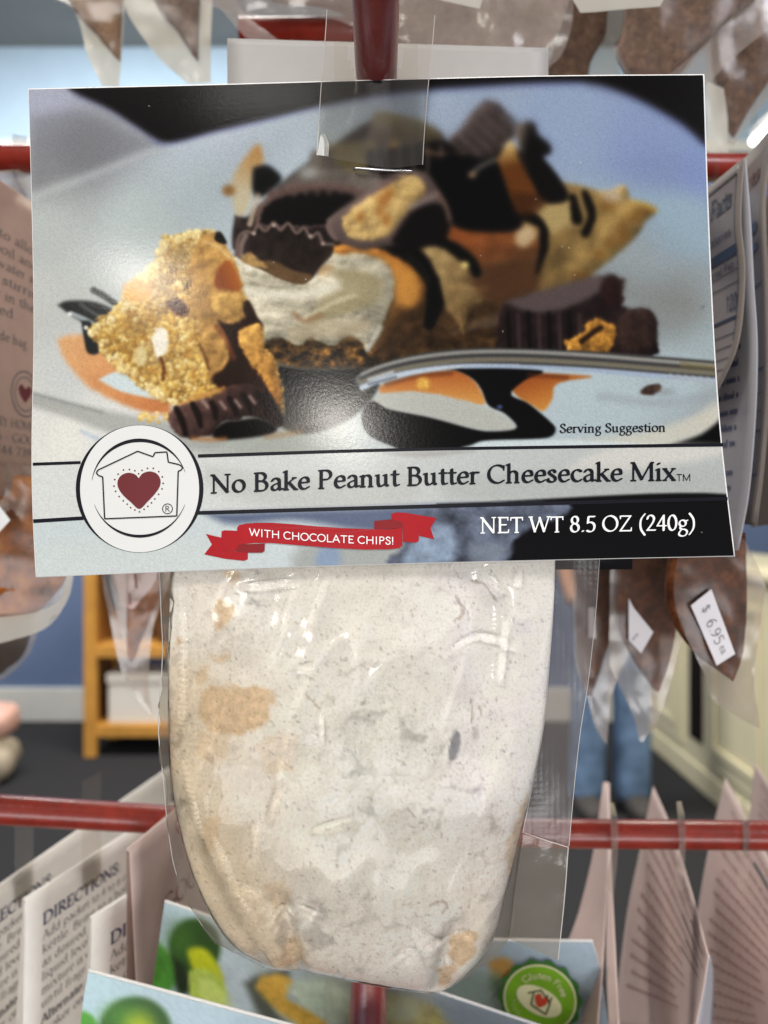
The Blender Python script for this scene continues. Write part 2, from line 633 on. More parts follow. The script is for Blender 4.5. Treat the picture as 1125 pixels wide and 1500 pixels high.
GL = {
    ' ': ([], .27),
    'N': (st(.13, .02, .68, 'f', None, .55) + st(.65, .02, .68, None, 'f', .55) + k_([(.10, .68), (.64, .03)]) + [sf(.09, .68, .06, .03)], .80),
    'B': (st(.14, .02, .68) + k_([(.14, .68), (.28, .68)] + arc(.29, .53, .17, .15, 90, -90) + [(.14, .38)]) + k_([(.28, .38)] + arc(.32, .20, .20, .18, 90, -90) + [(.14, .02)]), .62),
    'P': (st(.14, .02, .68) + k_([(.14, .68), (.28, .68)] + arc(.31, .51, .19, .17, 90, -90) + [(.16, .34)]), .60),
    'C': (k_(arc(.40, .35, .33, .33, 48, 312)) + [([(.635, .50), (.645, .65)], .5, True)], .71),
    'G': (k_(arc(.40, .35, .33, .33, 48, 345)) + k_([(.71, .28), (.71, .06)]) + [sf(.69, .29, .1, .08)], .79),
    'M': (st(.12, .02, .68, 'f', None, .6) + st(.80, .02, .68, 'f', None) + k_([(.12, .68), (.44, .06)]) + k_([(.44, .06), (.79, .68)], .6) + [sf(.10, .68, .06, .03), sf(.82, .68, .03, .06)], .94),
    'T': (st(.32, .02, .66, 'f', None) + k_([(.06, .66), (.58, .66)]) + [([(.055, .66), (.045, .55)], .5, True), ([(.585, .66), (.60, .55)], .5, True)], .64),
    'W': (k_([(.07, .68), (.27, .04)]) + k_([(.27, .04), (.50, .62)], .6) + k_([(.48, .66), (.70, .04)]) + k_([(.70, .04), (.92, .68)], .6) + [sf(.07, .68), sf(.92, .68)], .98),
    'E': (st(.14, .02, .68) + k_([(.14, .67), (.50, .67)]) + k_([(.14, .36), (.42, .36)]) + k_([(.14, .03), (.52, .03)]) + [([(.505, .67), (.51, .56)], .5, True), ([(.525, .03), (.55, .15)], .5, True)], .60),
    'F': (st(.14, .02, .68) + k_([(.14, .67), (.50, .67)]) + k_([(.14, .36), (.42, .36)]) + [([(.505, .67), (.51, .56)], .5, True)], .55),
    'O': (k_(arc(.39, .35, .33, .33, 0, 360, 30)), .78),
    'Z': (k_([(.09, .66), (.55, .66)]) + k_([(.56, .66), (.08, .03)]) + k_([(.08, .03), (.58, .03)]) + [([(.09, .66), (.08, .55)], .5, True), ([(.585, .03), (.60, .15)], .5, True)], .66),
    'S': (k_(sm((.43, .55), (.39, .65), (.27, .685), (.14, .64), (.11, .53), (.20, .42), (.35, .33), (.45, .22), (.42, .08), (.27, .01), (.13, .05), (.07, .17))), .53),
    'D': (st(.14, .02, .68) + k_([(.14, .68), (.32, .68)] + arc(.34, .35, .36, .33, 90, -90) + [(.14, .02)]), .78),
    'I': (st(.17, .02, .68), .34),
    'R': (st(.14, .02, .68) + k_([(.14, .68), (.28, .68)] + arc(.31, .515, .18, .165, 90, -90) + [(.16, .35)]) + k_([(.30, .34), (.60, .02)]), .66),
    'A': (k_([(.06, .02), (.34, .69)], .6) + k_([(.34, .69), (.64, .02)]) + k_([(.17, .24), (.52, .24)], .7) + [sf(.06, .02), sf(.64, .02)], .71),
    'H': (st(.14, .02, .68) + st(.66, .02, .68) + k_([(.14, .36), (.66, .36)], .8), .80),
    'L': (st(.14, .02, .68) + k_([(.14, .03), (.50, .03)]) + [([(.50, .03), (.53, .15)], .5, True)], .56),
    'Y': (k_([(.05, .68), (.33, .33)]) + k_([(.60, .68), (.33, .33)], .6) + st(.33, .02, .33, 'f', None), .65),
    'U': (k_([(.14, .68), (.14, .22)] + sm((.14, .22), (.2, .06), (.36, .01), (.54, .07), (.6, .22)) + [(.6, .68)]) + [sf(.14, .68), sf(.6, .68)], .74),
    'o': (k_(arc(.27, .235, .205, .22, 0, 360, 26)), .54),
    'a': (k_(sm((.10, .37), (.16, .445), (.26, .455), (.35, .40), (.365, .30))) + k_([(.365, .32), (.365, .10), (.40, .03), (.48, .06)]) + k_(sm((.365, .28), (.22, .245), (.10, .17), (.10, .07), (.18, .02), (.28, .05), (.36, .13)), .9), .50),
    'k': (st(.12, .02, .71, 'f', 'l') + k_([(.43, .44), (.14, .23)], .6) + k_([(.22, .29), (.47, .02)]) + [sf(.43, .45, .07, .06), sf(.48, .02, .04, .07)], .55),
    'e': (k_([(.09, .255), (.41, .27)], .7) + k_(sm((.41, .27), (.38, .41), (.26, .455), (.13, .38), (.075, .22), (.13, .07), (.26, .02), (.41, .09))), .48),
    'n': (st(.12, .02, .44, 'f', 'l') + k_(sm((.13, .34), (.22, .43), (.33, .44), (.41, .36), (.415, .25)) + [(.415, .02)]) + [sf(.415, .02, .07, .08)], .58),
    'm': (st(.12, .02, .44, 'f', 'l') + k_(sm((.13, .34), (.22, .43), (.33, .44), (.40, .36), (.405, .25)) + [(.405, .02)]) + k_(sm((.41, .34), (.5, .43), (.61, .44), (.69, .36), (.695, .25)) + [(.695, .02)]) + [sf(.405, .02), sf(.695, .02)], .86),
    'u': (k_([(.12, .44), (.12, .15)] + sm((.12, .15), (.16, .04), (.26, .03), (.40, .12))) + k_([(.41, .44), (.41, .08), (.48, .03)]) + [([(.03, .42), (.12, .44)], .6, True), ([(.32, .42), (.41, .44)], .6, True)], .58),
    't': (k_([(.16, .57), (.16, .12)] + sm((.16, .12), (.20, .03), (.31, .05))) + k_([(.04, .44), (.31, .44)], .7), .34),
    'r': (st(.12, .02, .44, 'f', 'l') + k_(sm((.13, .33), (.21, .43), (.34, .42))), .39),
    'h': (st(.12, .02, .71, 'f', 'l') + k_(sm((.13, .34), (.22, .43), (.33, .44), (.41, .36), (.415, .25)) + [(.415, .02)]) + [sf(.415, .02, .07, .08)], .58),
    's': (k_(sm((.32, .37), (.28, .44), (.19, .455), (.11, .42), (.10, .34), (.19, .27), (.29, .20), (.33, .11), (.28, .035), (.17, .015), (.06, .06), (.05, .13))), .41),
    'c': (k_(arc(.265, .235, .195, .215, 45, 315)), .45),
    'i': (st(.13, .02, .44, 'f', 'l') + k_([(.125, .63), (.135, .64)], 1.15), .28),
    'x': (k_([(.08, .44), (.42, .02)]) + k_([(.41, .44), (.08, .02)], .55) + [sf(.08, .445, .06, .07), sf(.41, .445, .06, .06), sf(.08, .02, .06, .06), sf(.42, .02, .06, .06)], .50),
    'v': (k_([(.07, .44), (.24, .03)]) + k_([(.24, .03), (.43, .44)], .6) + [sf(.07, .445, .06, .06), sf(.43, .445, .06, .05)], .50),
    'w': (k_([(.07, .44), (.22, .03)]) + k_([(.22, .03), (.38, .42)], .6) + k_([(.37, .42), (.52, .03)]) + k_([(.52, .03), (.69, .44)], .6) + [sf(.07, .445, .06, .06), sf(.69, .445, .06, .05)], .76),
    'y': (k_([(.07, .44), (.25, .04)]) + k_([(.44, .44), (.22, -.08), (.12, -.22), (.04, -.21)], .7) + [sf(.07, .445, .06, .06), sf(.44, .445, .06, .05)], .50),
    'g': (k_(arc(.23, .315, .15, .135, 0, 360, 22), .9) + k_([(.35, .41), (.46, .44)], .8) + k_(sm((.16, .19), (.11, .13), (.17, .07), (.36, .04), (.44, -.06), (.36, -.20), (.20, -.235), (.07, -.18), (.08, -.07), (.18, .05)), .85), .50),
    'd': (k_(arc(.25, .235, .18, .215, 30, 330)) + k_([(.42, .71), (.42, .08), (.49, .03)]) + [([(.33, .69), (.42, .71)], .6, True)], .58),
    'q': (k_(arc(.25, .235, .18, .215, 30, 330)) + k_([(.42, .44), (.42, -.25)]) + [sf(.42, -.25)], .57),
    'p': (st(.12, -.25, .44, 'f', 'l') + k_(arc(.29, .235, .19, .215, 150, -150)), .57),
    'b': (st(.12, .02, .71, None, 'l') + k_(arc(.29, .235, .19, .215, 150, -150)), .56),
    'l': (st(.13, .02, .71, 'f', 'l'), .27),
    'f': (k_(sm((.34, .66), (.26, .71), (.17, .66), (.15, .5)) + [(.15, .02)]) + k_([(.04, .44), (.30, .44)], .7) + [sf(.15, .02)], .34),
    '8': (k_(arc(.25, .52, .145, .155, 0, 360, 22)) + k_(arc(.25, .185, .18, .175, 0, 360, 22)), .50),
    '5': (k_([(.42, .66), (.14, .66), (.11, .38)]) + k_(sm((.11, .38), (.24, .42), (.38, .35), (.42, .21), (.35, .06), (.20, .01), (.07, .06))), .50),
    '2': (k_(sm((.08, .52), (.13, .64), (.25, .68), (.37, .60), (.38, .47), (.28, .29), (.07, .04))) + k_([(.07, .04), (.44, .04)]), .50),
    '4': (k_([(.34, .67), (.04, .22), (.46, .22)], .8) + k_([(.34, .67), (.34, .02)]), .50),
    '0': (k_(arc(.25, .345, .185, .325, 0, 360, 28)), .50),
    '6': (k_(sm((.40, .67), (.22, .57), (.09, .35), (.10, .12), (.25, .01), (.40, .11), (.40, .28), (.27, .39), (.11, .27))), .50),
    '9': (k_(sm((.10, .02), (.28, .12), (.41, .34), (.40, .57), (.25, .68), (.10, .58), (.10, .41), (.23, .30), (.39, .42))), .50),
    '1': (st(.26, .02, .67, 'f', None) + k_([(.12, .57), (.26, .67)], .7), .50),
    '3': (k_(sm((.09, .58), (.22, .68), (.37, .60), (.34, .42), (.20, .36), (.37, .30), (.41, .15), (.28, .01), (.08, .06))), .50),
    '7': (k_([(.06, .66), (.44, .66), (.20, .02)]), .50),
    '.': (k_([(.12, .035), (.13, .045)], 1.15), .25),
    ',': (k_([(.13, .04), (.09, -.10)], .9), .25),
    ':': (k_([(.12, .035), (.13, .045)], 1.15) + k_([(.12, .37), (.13, .38)], 1.15), .26),
    '(': (k_(sm((.30, .74), (.13, .52), (.09, .28), (.13, .06), (.30, -.17)), .9), .34),
    ')': (k_(sm((.05, .74), (.22, .52), (.26, .28), (.22, .06), (.05, -.17)), .9), .34),
    '!': (k_([(.14, .69), (.14, .22)]) + k_([(.135, .035), (.145, .045)], 1.15), .28),
    '$': (k_(sm((.41, .53), (.36, .62), (.25, .645), (.13, .60), (.12, .49), (.22, .40), (.36, .32), (.42, .20), (.38, .09), (.25, .04), (.12, .08), (.08, .17))) + k_([(.25, .74), (.25, -.06)], .6), .50),
    '*': (k_([(.2, .29), (.21, .30)], 1.8), .45),
}
GCACHE = {}


def glyph(ch, style, res):
    key = (ch, style, res)
    if key in GCACHE:
        return GCACHE[key]
    strokes, adv = GL.get(ch, GL[' '])
    w, t, ang, serif = {'serif': (.112, .044, 22, 1), 'bold': (.140, .060, 20, 1), 'sans': (.088, .088, 0, 0), 'book': (.078, .030, 24, 1), 'thin': (.055, .055, 0, 0)}[style]
    ca, sa = math.cos(math.radians(ang)), math.sin(math.radians(ang))
    h = 1.0 / res
    xs = np.arange(-.14, adv + .16, h)
    ys = np.arange(-.34, .84, h)
    Xg, Yg = np.meshgrid(xs, ys)
    f = np.full(Xg.shape, -9.0)
    for pts, k, isf in strokes:
        if isf and not serif:
            continue
        kk = k if serif else (1.0 if k <= 1 else k)
        a, b = w / 2 * kk, t / 2 * (1.0 if kk <= 1 else kk)
        tx = lambda x, y: ((x * ca + y * sa) / a, (-x * sa + y * ca) / b)
        U, Vv = tx(Xg, Yg)
        p = np.array([tx(x, y) for x, y in pts])
        for i in range(len(p) - 1):
            e = p[i + 1] - p[i]
            q = np.clip(((U - p[i, 0]) * e[0] + (Vv - p[i, 1]) * e[1]) / ((e ** 2).sum() + 1e-12), 0, 1)
            f = np.maximum(f, 1 - np.hypot(U - p[i, 0] - q * e[0], Vv - p[i, 1] - q * e[1]))
    f = np.clip(f, -1.0, 1.0)
    V, Fc = [], []
    ins = f > 0
    ny, nx = f.shape
    cnt = ins[:-1, :-1].astype(int) + ins[1:, :-1] + ins[:-1, 1:] + ins[1:, 1:]
    for j in range(ny - 1):
        row = cnt[j]
        if not row.any():
            continue
        i = 0
        while i < nx - 1:
            if row[i] == 4:
                i0 = i
                while i < nx - 1 and row[i] == 4:
                    i += 1
                b0 = len(V)
                V += [(xs[i0], ys[j]), (xs[i], ys[j]), (xs[i], ys[j + 1]), (xs[i0], ys[j + 1])]
                Fc.append((b0, b0 + 1, b0 + 2, b0 + 3))
                continue
            if row[i]:
                cs = [(i, j), (i + 1, j), (i + 1, j + 1), (i, j + 1)]
                pg = []
                for q in range(4):
                    (a0, b0), (a1, b1) = cs[q], cs[(q + 1) % 4]
                    f0, f1 = f[b0, a0], f[b1, a1]
                    if f0 > 0:
                        pg.append((xs[a0], ys[b0]))
                    if (f0 > 0) != (f1 > 0):
                        s = f0 / (f0 - f1)
                        pg.append((xs[a0] + (xs[a1] - xs[a0]) * s, ys[b0] + (ys[b1] - ys[b0]) * s))
                if len(pg) >= 3:
                    b0 = len(V)
                    V += pg
                    Fc.append(tuple(range(b0, b0 + len(pg))))
            i += 1
    GCACHE[key] = (np.array(V).reshape(-1, 2), Fc, adv)
    return GCACHE[key]


def text2d(txt, style='serif', res=40, track=0.0):
    V, Fc, x = [], [], 0.0
    for ch in txt:
        v, fc, adv = glyph(ch, style, res)
        if len(v):
            o = sum(len(q) for q in V)
            V.append(v + np.array([x, 0]))
            Fc += [tuple(i + o for i in q) for q in fc]
        x += adv + track
    return (np.vstack(V) if V else np.zeros((0, 2))), Fc, x - track


def lettering(name, lines, mapf, m, parent, style='serif', res=40):
    """lines: (text, size, x0, width or None, baseline y); mapf turns sheet coordinates into points of the place"""
    VV, FF, n = [], [], 0
    for txt, size, x0, width, y0, *rest in lines:
        v, fc, tw = text2d(txt, rest[0] if rest else style, res)
        if not len(v):
            continue
        sx = width / tw if width else size
        q = mapf(np.stack([x0 + v[:, 0] * sx, y0 + v[:, 1] * size], 1))
        VV.append(q)
        FF += [tuple(i + n for i in f) for f in fc]
        n += len(q)
    return mk(name, np.vstack(VV), FF, m, parent, smooth=False)

# ================================================================ the shop behind the rack
WALLY = 4.30
m_wall = mat('slate_blue_wall_paint', (104, 122, 156), 0.75, 0.2, 0.03, 8)
m_wall2 = mat('pale_blue_upper_wall', (172, 196, 216), 0.75, 0.2, 0.03, 8)  # upper wall strip is coloured paler than the wall below
m_ceil = mat('grey_ceiling_paint', (150, 152, 150), 0.85, 0.2, 0.03, 6)
m_carpet = mat('charcoal_carpet', (52, 52, 54), 0.95, 0.1, 0.25, 120, 0.6, 400)
m_trim = mat('white_trim_paint', (222, 222, 216), 0.5, 0.4, 0.03, 10)

mk('floor', [(-6, -3, 0), (6, -3, 0), (6, 6, 0), (-6, 6, 0)], [(0, 1, 2, 3)], m_carpet, smooth=False, kind='structure')
mk('ceiling', [(-6, -3, 3.77), (6, -3, 3.77), (6, 6, 3.77), (-6, 6, 3.77)], [(3, 2, 1, 0)], m_ceil, smooth=False, kind='structure')
wall = box('wall', -6, 6, WALLY, WALLY + 0.1, 0, 3.2, m_wall, kind='structure')
box('upper_wall', -6, 6, WALLY + 0.004, WALLY + 0.1, 3.2, 3.77, m_wall2, wall)
box('baseboard', -6, 1.30, WALLY - 0.02, WALLY + 0.002, 0.002, 0.19, m_trim, wall, bev=0.006)
box('picture_rail', -6, 6, WALLY - 0.03, WALLY + 0.002, 3.17, 3.235, m_trim, wall, bev=0.006)

# fluorescent light fitting hanging from the ceiling
lf = thing('hanging_light', P(1118, 200, 3.0), 'lit white tube lamp hanging from the ceiling beside a brown pouch', 'lamp')
a_, b_ = Vector(P(1104, 207, 3.0)), Vector(P(1150, 168, 2.7))
tube('tube', [a_, b_], 0.014, mat('lit_tube', (250, 250, 245), 0.4, emit=((255, 252, 244), 5.0)), lf)
tube('housing', [a_ + Vector((0, 0, .03)), b_ + Vector((0, 0, .03))], 0.016, m_trim, lf)
for q in (a_, b_):
    tube('cable', [q + Vector((0, 0, .03)), (q.x, q.y, 3.77)], 0.003, mat('grey_cable', (90, 90, 90), 0.5), lf, n=6)

# wooden shelf unit by the wall
m_pine = mat('varnished_pine', (206, 150, 70), 0.45, 0.4, 0.16, 9, 0.2, 60)
m_pine_d = mat('pine_inside', (150, 108, 58), 0.55, 0.3, 0.2, 9)
SD = 3.66
sx0 = P(122, 0, SD)[0]
sx1 = sx0 + 0.95
sh = thing('wooden_shelf', ((sx0 + sx1) / 2, SD + .17, 0), 'open pine shelf unit standing against the blue wall', 'shelf')
zt = 1.02
for x in (sx0, sx1 - .058):
    for y in (SD, SD + .30):
        box('post', x, x + .058, y, y + .045, 0, zt, m_pine, sh, bev=.004)
for z in (.095, .475, .965):
    box('shelf_board', sx0 + .01, sx1 - .01, SD + .012, SD + .335, z, z + .055, m_pine, sh, bev=.003)
box('back_panel', sx0 + .03, sx1 - .03, SD + .322, SD + .336, .53, .965, m_pine_d, sh)
box('side_panel', sx0 + .02, sx0 + .035, SD + .045, SD + .30, .15, .965, m_pine_d, sh)
m_white = mat('white_carton', (225, 222, 214), 0.6, 0.3, 0.03, 10)
cb = thing('white_box', (sx0 + .32, SD + .17, .15), 'plain white carton on the lowest board of the pine shelf', 'box')
box('carton', sx0 + .10, sx0 + .55, SD + .05, SD + .30, .15, .385, m_white, cb, bev=.006)
box('lid', sx0 + .093, sx0 + .557, SD + .043, SD + .307, .345, .392, m_white, cb, bev=.005)
jar = thing('spice_jar', (sx0 + .36, SD + .12, .53), 'small brown jar on the middle board of the pine shelf', 'jar')
zz = .53
jp = Vector((sx0 + .36, SD + .12, zz))
tube('glass', [jp, jp + Vector((0, 0, .012)), jp + Vector((0, 0, .08)), jp + Vector((0, 0, .10))], [.036, .04, .04, .03], mat('brown_jar', (96, 70, 52), 0.3), jar)
tube('lid', [jp + Vector((0, 0, .10)), jp + Vector((0, 0, .122))], [.033, .033], mat('dark_lid', (52, 46, 42), 0.4), jar)


def lump(name, c, rx, ry, rz, m, parent=None, seed=0, amp=.26, **k):
    """a soft filled sack: a squashed ball with folds"""
    nu, nv = 28, 18
    V, Fc = [], []
    for i in range(nv + 1):
        th = math.pi * i / nv
        for j in range(nu):
            ph = 2 * math.pi * j / nu
            x, y, z = math.sin(th) * math.cos(ph), math.sin(th) * math.sin(ph), math.cos(th)
            e = 1 + amp * 2 * float(fbm(np.array(2 + 1.6 * x + seed), np.array(3 + 1.6 * y + 1.1 * z), 3, seed))
            sgn = lambda q: math.copysign(abs(q) ** .75, q)
            V.append((c[0] + rx * sgn(x) * e, c[1] + ry * sgn(y) * e, max(c[2] + rz * sgn(z) * e, c[2] - rz * .96)))
    for i in range(nv):
        for j in range(nu):
            Fc.append((i * nu + j, (i + 1) * nu + j, (i + 1) * nu + (j + 1) % nu, i * nu + (j + 1) % nu))
    return mk(name, V, Fc, m, parent, **k)


p_ = P(2, 1095, 3.35)
lump('cloth_sack', (p_[0] - .07, 3.35, .095), .13, .12, .099, mat('beige_canvas', (182, 170, 150), 0.9, 0.1, 0.1, 30), seed=3,
     label='lumpy beige sack lying on the dark carpet', cat='sack')
lump('gift_bag', (p_[0] - .09, 3.37, .255), .13, .11, .075, mat('pink_wrap', (222, 176, 160), 0.4, 0.5, 0.22, 16), seed=5,
     label='pink and white wrapped bundle on top of the beige sack', cat='bundle')

# cream cabinet running along the right
m_cream = mat('cream_cabinet_paint', (226, 218, 184), 0.45, 0.4, 0.04, 6)
m_slot = mat('gap_shade', (30, 22, 20), 0.8, 0.1, 0.1, 10)
XC = 1.32
cab = thing('cream_cabinet', (XC + .25, 2.5, 0), 'cream painted panelled cabinet standing on the dark carpet', 'cabinet')
box('carcass', XC + .012, XC + .5, 1.0, 3.94, 0.08, .93, m_cream, cab)
box('plinth', XC + .002, XC + .5, 1.0, 3.94, 0, .10, m_cream, cab, bev=.01)
box('worktop', XC - .03, XC + .52, .98, 3.97, .93, .965, m_cream, cab, bev=.008)
for (y0, y1) in ((1.05, 1.9), (1.95, 2.6), (2.62, 3.16), (3.42, 3.88)):
    d_ = box('door', XC, XC + .012, y0, y1, .14, .90, m_cream, cab, bev=.004)
    for (a, b, c, d) in ((y0 + .07, y1 - .07, .80, .835), (y0 + .07, y1 - .07, .205, .24), (y0 + .07, y0 + .105, .24, .80), (y1 - .105, y1 - .07, .24, .80)):
        box('moulding', XC - .012, XC - .0005, a, b, c, d, m_cream, d_, bev=.005)
box('gap_shade_panel', XC + .004, XC + .0115, 3.21, 3.34, .2, .86, m_slot, cab)  # flat dark panel; the shade of a deep gap is its colour

# a shopper standing behind the rack
m_jean = mat('blue_denim', (112, 138, 170), 0.9, 0.1, 0.34, 14, 1.0, 24)
m_skin = mat('skin', (205, 160, 135), 0.55, 0.4, 0.04, 20)
m_shirt = mat('dark_grey_shirt', (62, 60, 64), 0.9, 0.1, 0.1, 40)


def skinmesh(name, verts, edges, rad, m, parent, root=0, label=None):
    me = bpy.data.meshes.new(name)
    c = Vector(verts[root])
    me.from_pydata([tuple(Vector(v) - c) for v in verts], edges, [])
    me.materials.append(m)
    o = bpy.data.objects.new(name, me)
    COL.objects.link(o)
    o.parent = parent
    o.location = c - WL[parent.name]
    WL[o.name] = c
    s = o.modifiers.new('skin', 'SKIN')
    s.use_smooth_shade = True
    for i, r in enumerate(rad):
        q = me.skin_vertices[0].data[i]
        q.radius = r if isinstance(r, tuple) else (r, r)
        q.use_root = i == root
    sb = o.modifiers.new('sub', 'SUBSURF')
    sb.levels = sb.render_levels = 2
    return o


PD = 3.02
hx = P(893, 0, PD)[0]
ll, rl = P(862, 0, PD)[0], P(922, 0, PD)[0]
per = thing('person', (hx, PD, 0), 'person in blue jeans standing on the dark carpet beyond the rack', 'person')
skinmesh('jeans', [(hx, PD, .93), (hx, PD, 1.02), (ll + .01, PD, .82), (ll, PD - .02, .48), (ll - .01, PD, .10), (rl - .01, PD, .82), (rl, PD - .03, .48), (rl + .01, PD, .10), (ll - .01, PD, .03), (rl + .01, PD, .03)],
         [(0, 1), (0, 2), (2, 3), (3, 4), (0, 5), (5, 6), (6, 7), (4, 8), (7, 9)],
         [(.15, .11), (.15, .105), (.092, .095), (.074, .078), (.07, .075), (.092, .095), (.076, .08), (.072, .077), (.07, .078), (.072, .08)], m_jean, per)
body = skinmesh('body', [(hx, PD, 1.02), (hx, PD, 1.22), (hx, PD, 1.38), (hx, PD, 1.46), (hx, PD - .01, 1.54), (hx, PD - .02, 1.64),
                         (hx - .17, PD, 1.38), (hx - .21, PD - .02, 1.12), (hx - .19, PD - .12, .90), (hx - .18, PD - .16, .82),
                         (hx + .17, PD, 1.38), (hx + .21, PD - .02, 1.12), (hx + .19, PD - .12, .90), (hx + .18, PD - .16, .82)],
                [(0, 1), (1, 2), (2, 3), (3, 4), (4, 5), (2, 6), (6, 7), (7, 8), (8, 9), (2, 10), (10, 11), (11, 12), (12, 13)],
                [(.13, .09), (.14, .10), (.14, .10), .055, (.075, .09), (.06, .075), .055, .042, .032, (.04, .022), .055, .042, .032, (.04, .022)], m_skin, per)
skinmesh('shirt', [(hx, PD, 1.00), (hx, PD, 1.22), (hx, PD, 1.385), (hx - .175, PD, 1.385), (hx - .20, PD - .01, 1.2), (hx + .175, PD, 1.385), (hx + .20, PD - .01, 1.2)],
         [(0, 1), (1, 2), (2, 3), (3, 4), (2, 5), (5, 6)], [(.165, .12), (.165, .125), (.15, .115), .07, .066, .07, .066], m_shirt, per)
lump('hair', (hx, PD + .015, 1.635), .088, .10, .085, mat('brown_hair', (58, 40, 30), 0.6, 0.4, 0.3, 80), per, 2, .05)
m_shoe = mat('grey_shoe', (70, 67, 65), 0.7, 0.3, 0.1, 40)
for x in (ll - .015, rl + .015):
    lump('shoe', (x, PD - .05, .04), .05, .13, .04, m_shoe, per, 4, .05)

# ================================================================ the red rack
m_red = mat('red_powder_coat', (128, 36, 22), 0.38, 0.45, 0.22, 160, 0.15, 500, coat=0.3)
m_maroon = mat('maroon_hook_coat', (124, 40, 38), 0.35, 0.5, 0.12, 90, 0.15, 500, coat=0.2)
RR = .0054
rack = thing('display_rack', (P(552, 0, .325)[0], .325, 0), 'red tubular metal display rack that the packets hang from', 'rack')


def PP(*q):
    return [P(*a) for a in q]


xp = P(552, 0, .325)[0]
tube('post', [(xp, .325, 0.0), (xp, .325, 1.9)], .0062, m_red, rack)
box('base_plate', xp - .28, xp + .28, .325 - .05, .325 + .5, 0.0, .012, m_red, rack, bev=.004)
tube('crossbar', PP((-700, 222, .300), (552, 241, .305), (1700, 252, .300)), RR, m_red, rack)
tube('crossbar', PP((-520, 1148, .262), (0, 1186, .284), (245, 1201, .304), (552, 1213, .316)), RR, m_red, rack)
tube('crossbar', PP((552, 1213, .316), (835, 1221, .298), (1125, 1224, .292), (1700, 1228, .285)), RR, m_red, rack)
zc = P(552, 48, .335)
tube('bracket_bar', PP((352, 48, .328), (760, 46, .328)), .0058, m_red, rack)
zu = CZ + .1114
xu = P(550, 0, .188)[0]
tube('hook', [(xu + .0003, .09, zu + .012), (xu + .0003, .094, zu + .004), (xu + .0003, .105, zu), (xu, .29, zu), (xu, .312, zu + .006), (xp, .322, zu + .03)], .00525, m_maroon, rack)
zl = CZ - .150
xl = P(540, 0, .243)[0]
tube('hook', [(xl, .12, zl + .012), (xl, .125, zl + .004), (xl, .135, zl), (xl, .30, zl), (xl + .001, .318, zl + .008), (xp, .322, zl + .03)], .0056, m_maroon, rack)
ztop = CZ + .47
tube('crossbar', [(-.5, .33, ztop), (.5, .33, ztop)], RR, m_red, rack)

# ================================================================ the packet in front
INKG = 0.86          # ink albedo for the brightness the photograph shows
m_black = mat('black_ink', (16, 16, 20), 0.35, 0.2, 0.05, 200)
m_title = mat('navy_black_ink', (14, 15, 24), 0.35, 0.2, 0.05, 200)
m_whiteink = mat('white_ink', (236, 236, 234), 0.35, 0.4, 0.02, 200)
m_board = mat('white_card_stock', (232, 230, 226), 0.5, 0.4, 0.02, 300)
m_redink = mat('ribbon_red_ink', (158, 14, 24), 0.35, 0.2, 0.06, 150)
m_redink_d = mat('ribbon_dark_red_ink', (126, 12, 20), 0.35, 0.25, 0.06, 150)
m_heart = mat('heart_red_ink', (100, 28, 34), 0.35, 0.4, 0.03, 150)
m_disc = mat('badge_white_ink', (210, 210, 206), 0.35, 0.4, 0.01, 150)
m_gray = mat('grey_ink', (96, 96, 98), 0.5, 0.3, 0.05, 150)
m_blueink = mat('blue_ink', (44, 54, 96), 0.5, 0.3, 0.05, 150)
m_film = film_mat('clear_film', haze=0.02, bump=0.03, bscale=90, ior=1.26, rough=.08)


def dcard(px, py):
    px, py = np.asarray(px, float), np.asarray(py, float)
    u, v = (px - 45) / 1000.0, (py - 120) / 705.0
    inv = 1 / .1900 + (1 / .1855 - 1 / .1900) * v + (1 / .1845 - 1 / .1855) * u * v
    bow = .0016 * np.sin(np.clip(u, 0, 1) * math.pi) * (0.3 + .7 * v) + .0014 * np.sin(np.clip(v, 0, 1) * math.pi * 1.2 + .4) * (1 - u) ** 2
    return 1 / inv - bow


def card_pt(q, off=0.0):
    q = np.asarray(q, float)
    d = dcard(q[..., 0], q[..., 1]) - off
    return np.stack([(q[..., 0] - CX) / F * d, d, CZ + (CY - q[..., 1]) / F * d], -1)


pk = thing('mix_packet', P(540, 1445, .186), 'large cheesecake mix packet with dessert photo header and pale powder pouch on red hook', 'packet')
cl = [(42, 131), (47, 300), (50, 480), (47, 640), (48, 740), (53, 845)]
cr = [(1030, 110), (1036, 300), (1045, 500), (1056, 650), (1075, 814)]
ct = [(42, 131), (300, 125), (550, 118), (800, 112), (1030, 110)]
cbt = [(53, 845), (320, 834), (560, 826), (800, 820), (1075, 814)]
NU, NV = 690, 480
Gc = coons(cl, cr, NU, NV, ct, cbt)
X, Y = Gc[..., 0], Gc[..., 1]
p = Paint(X, Y, INKG)
p.base([(70, 150, 152, 158, 180), (120, 220, 122, 124, 131), (60, 260, 142, 146, 150), (60, 330, 164, 172, 173), (200, 330, 164, 177, 182), (300, 260, 158, 173, 185),
        (60, 450, 178, 183, 184), (90, 560, 184, 190, 193), (320, 205, 160, 172, 190), (430, 190, 160, 175, 192), (620, 150, 142, 158, 182), (700, 140, 132, 148, 174),
        (820, 180, 128, 146, 180), (950, 220, 120, 138, 182), (1030, 260, 116, 136, 186), (1000, 330, 128, 150, 168), (930, 390, 132, 143, 150), (1000, 430, 128, 136, 141),
        (1030, 490, 142, 158, 167), (1000, 560, 152, 170, 182), (900, 590, 158, 175, 186), (850, 560, 160, 178, 190), (1040, 600, 142, 152, 160), (660, 600, 164, 171, 175),
        (700, 645, 185, 200, 212), (400, 640, 152, 158, 154), (100, 640, 210, 211, 208), (60, 620, 203, 205, 203), (150, 650, 203, 207, 208), (480, 300, 150, 168, 176)])
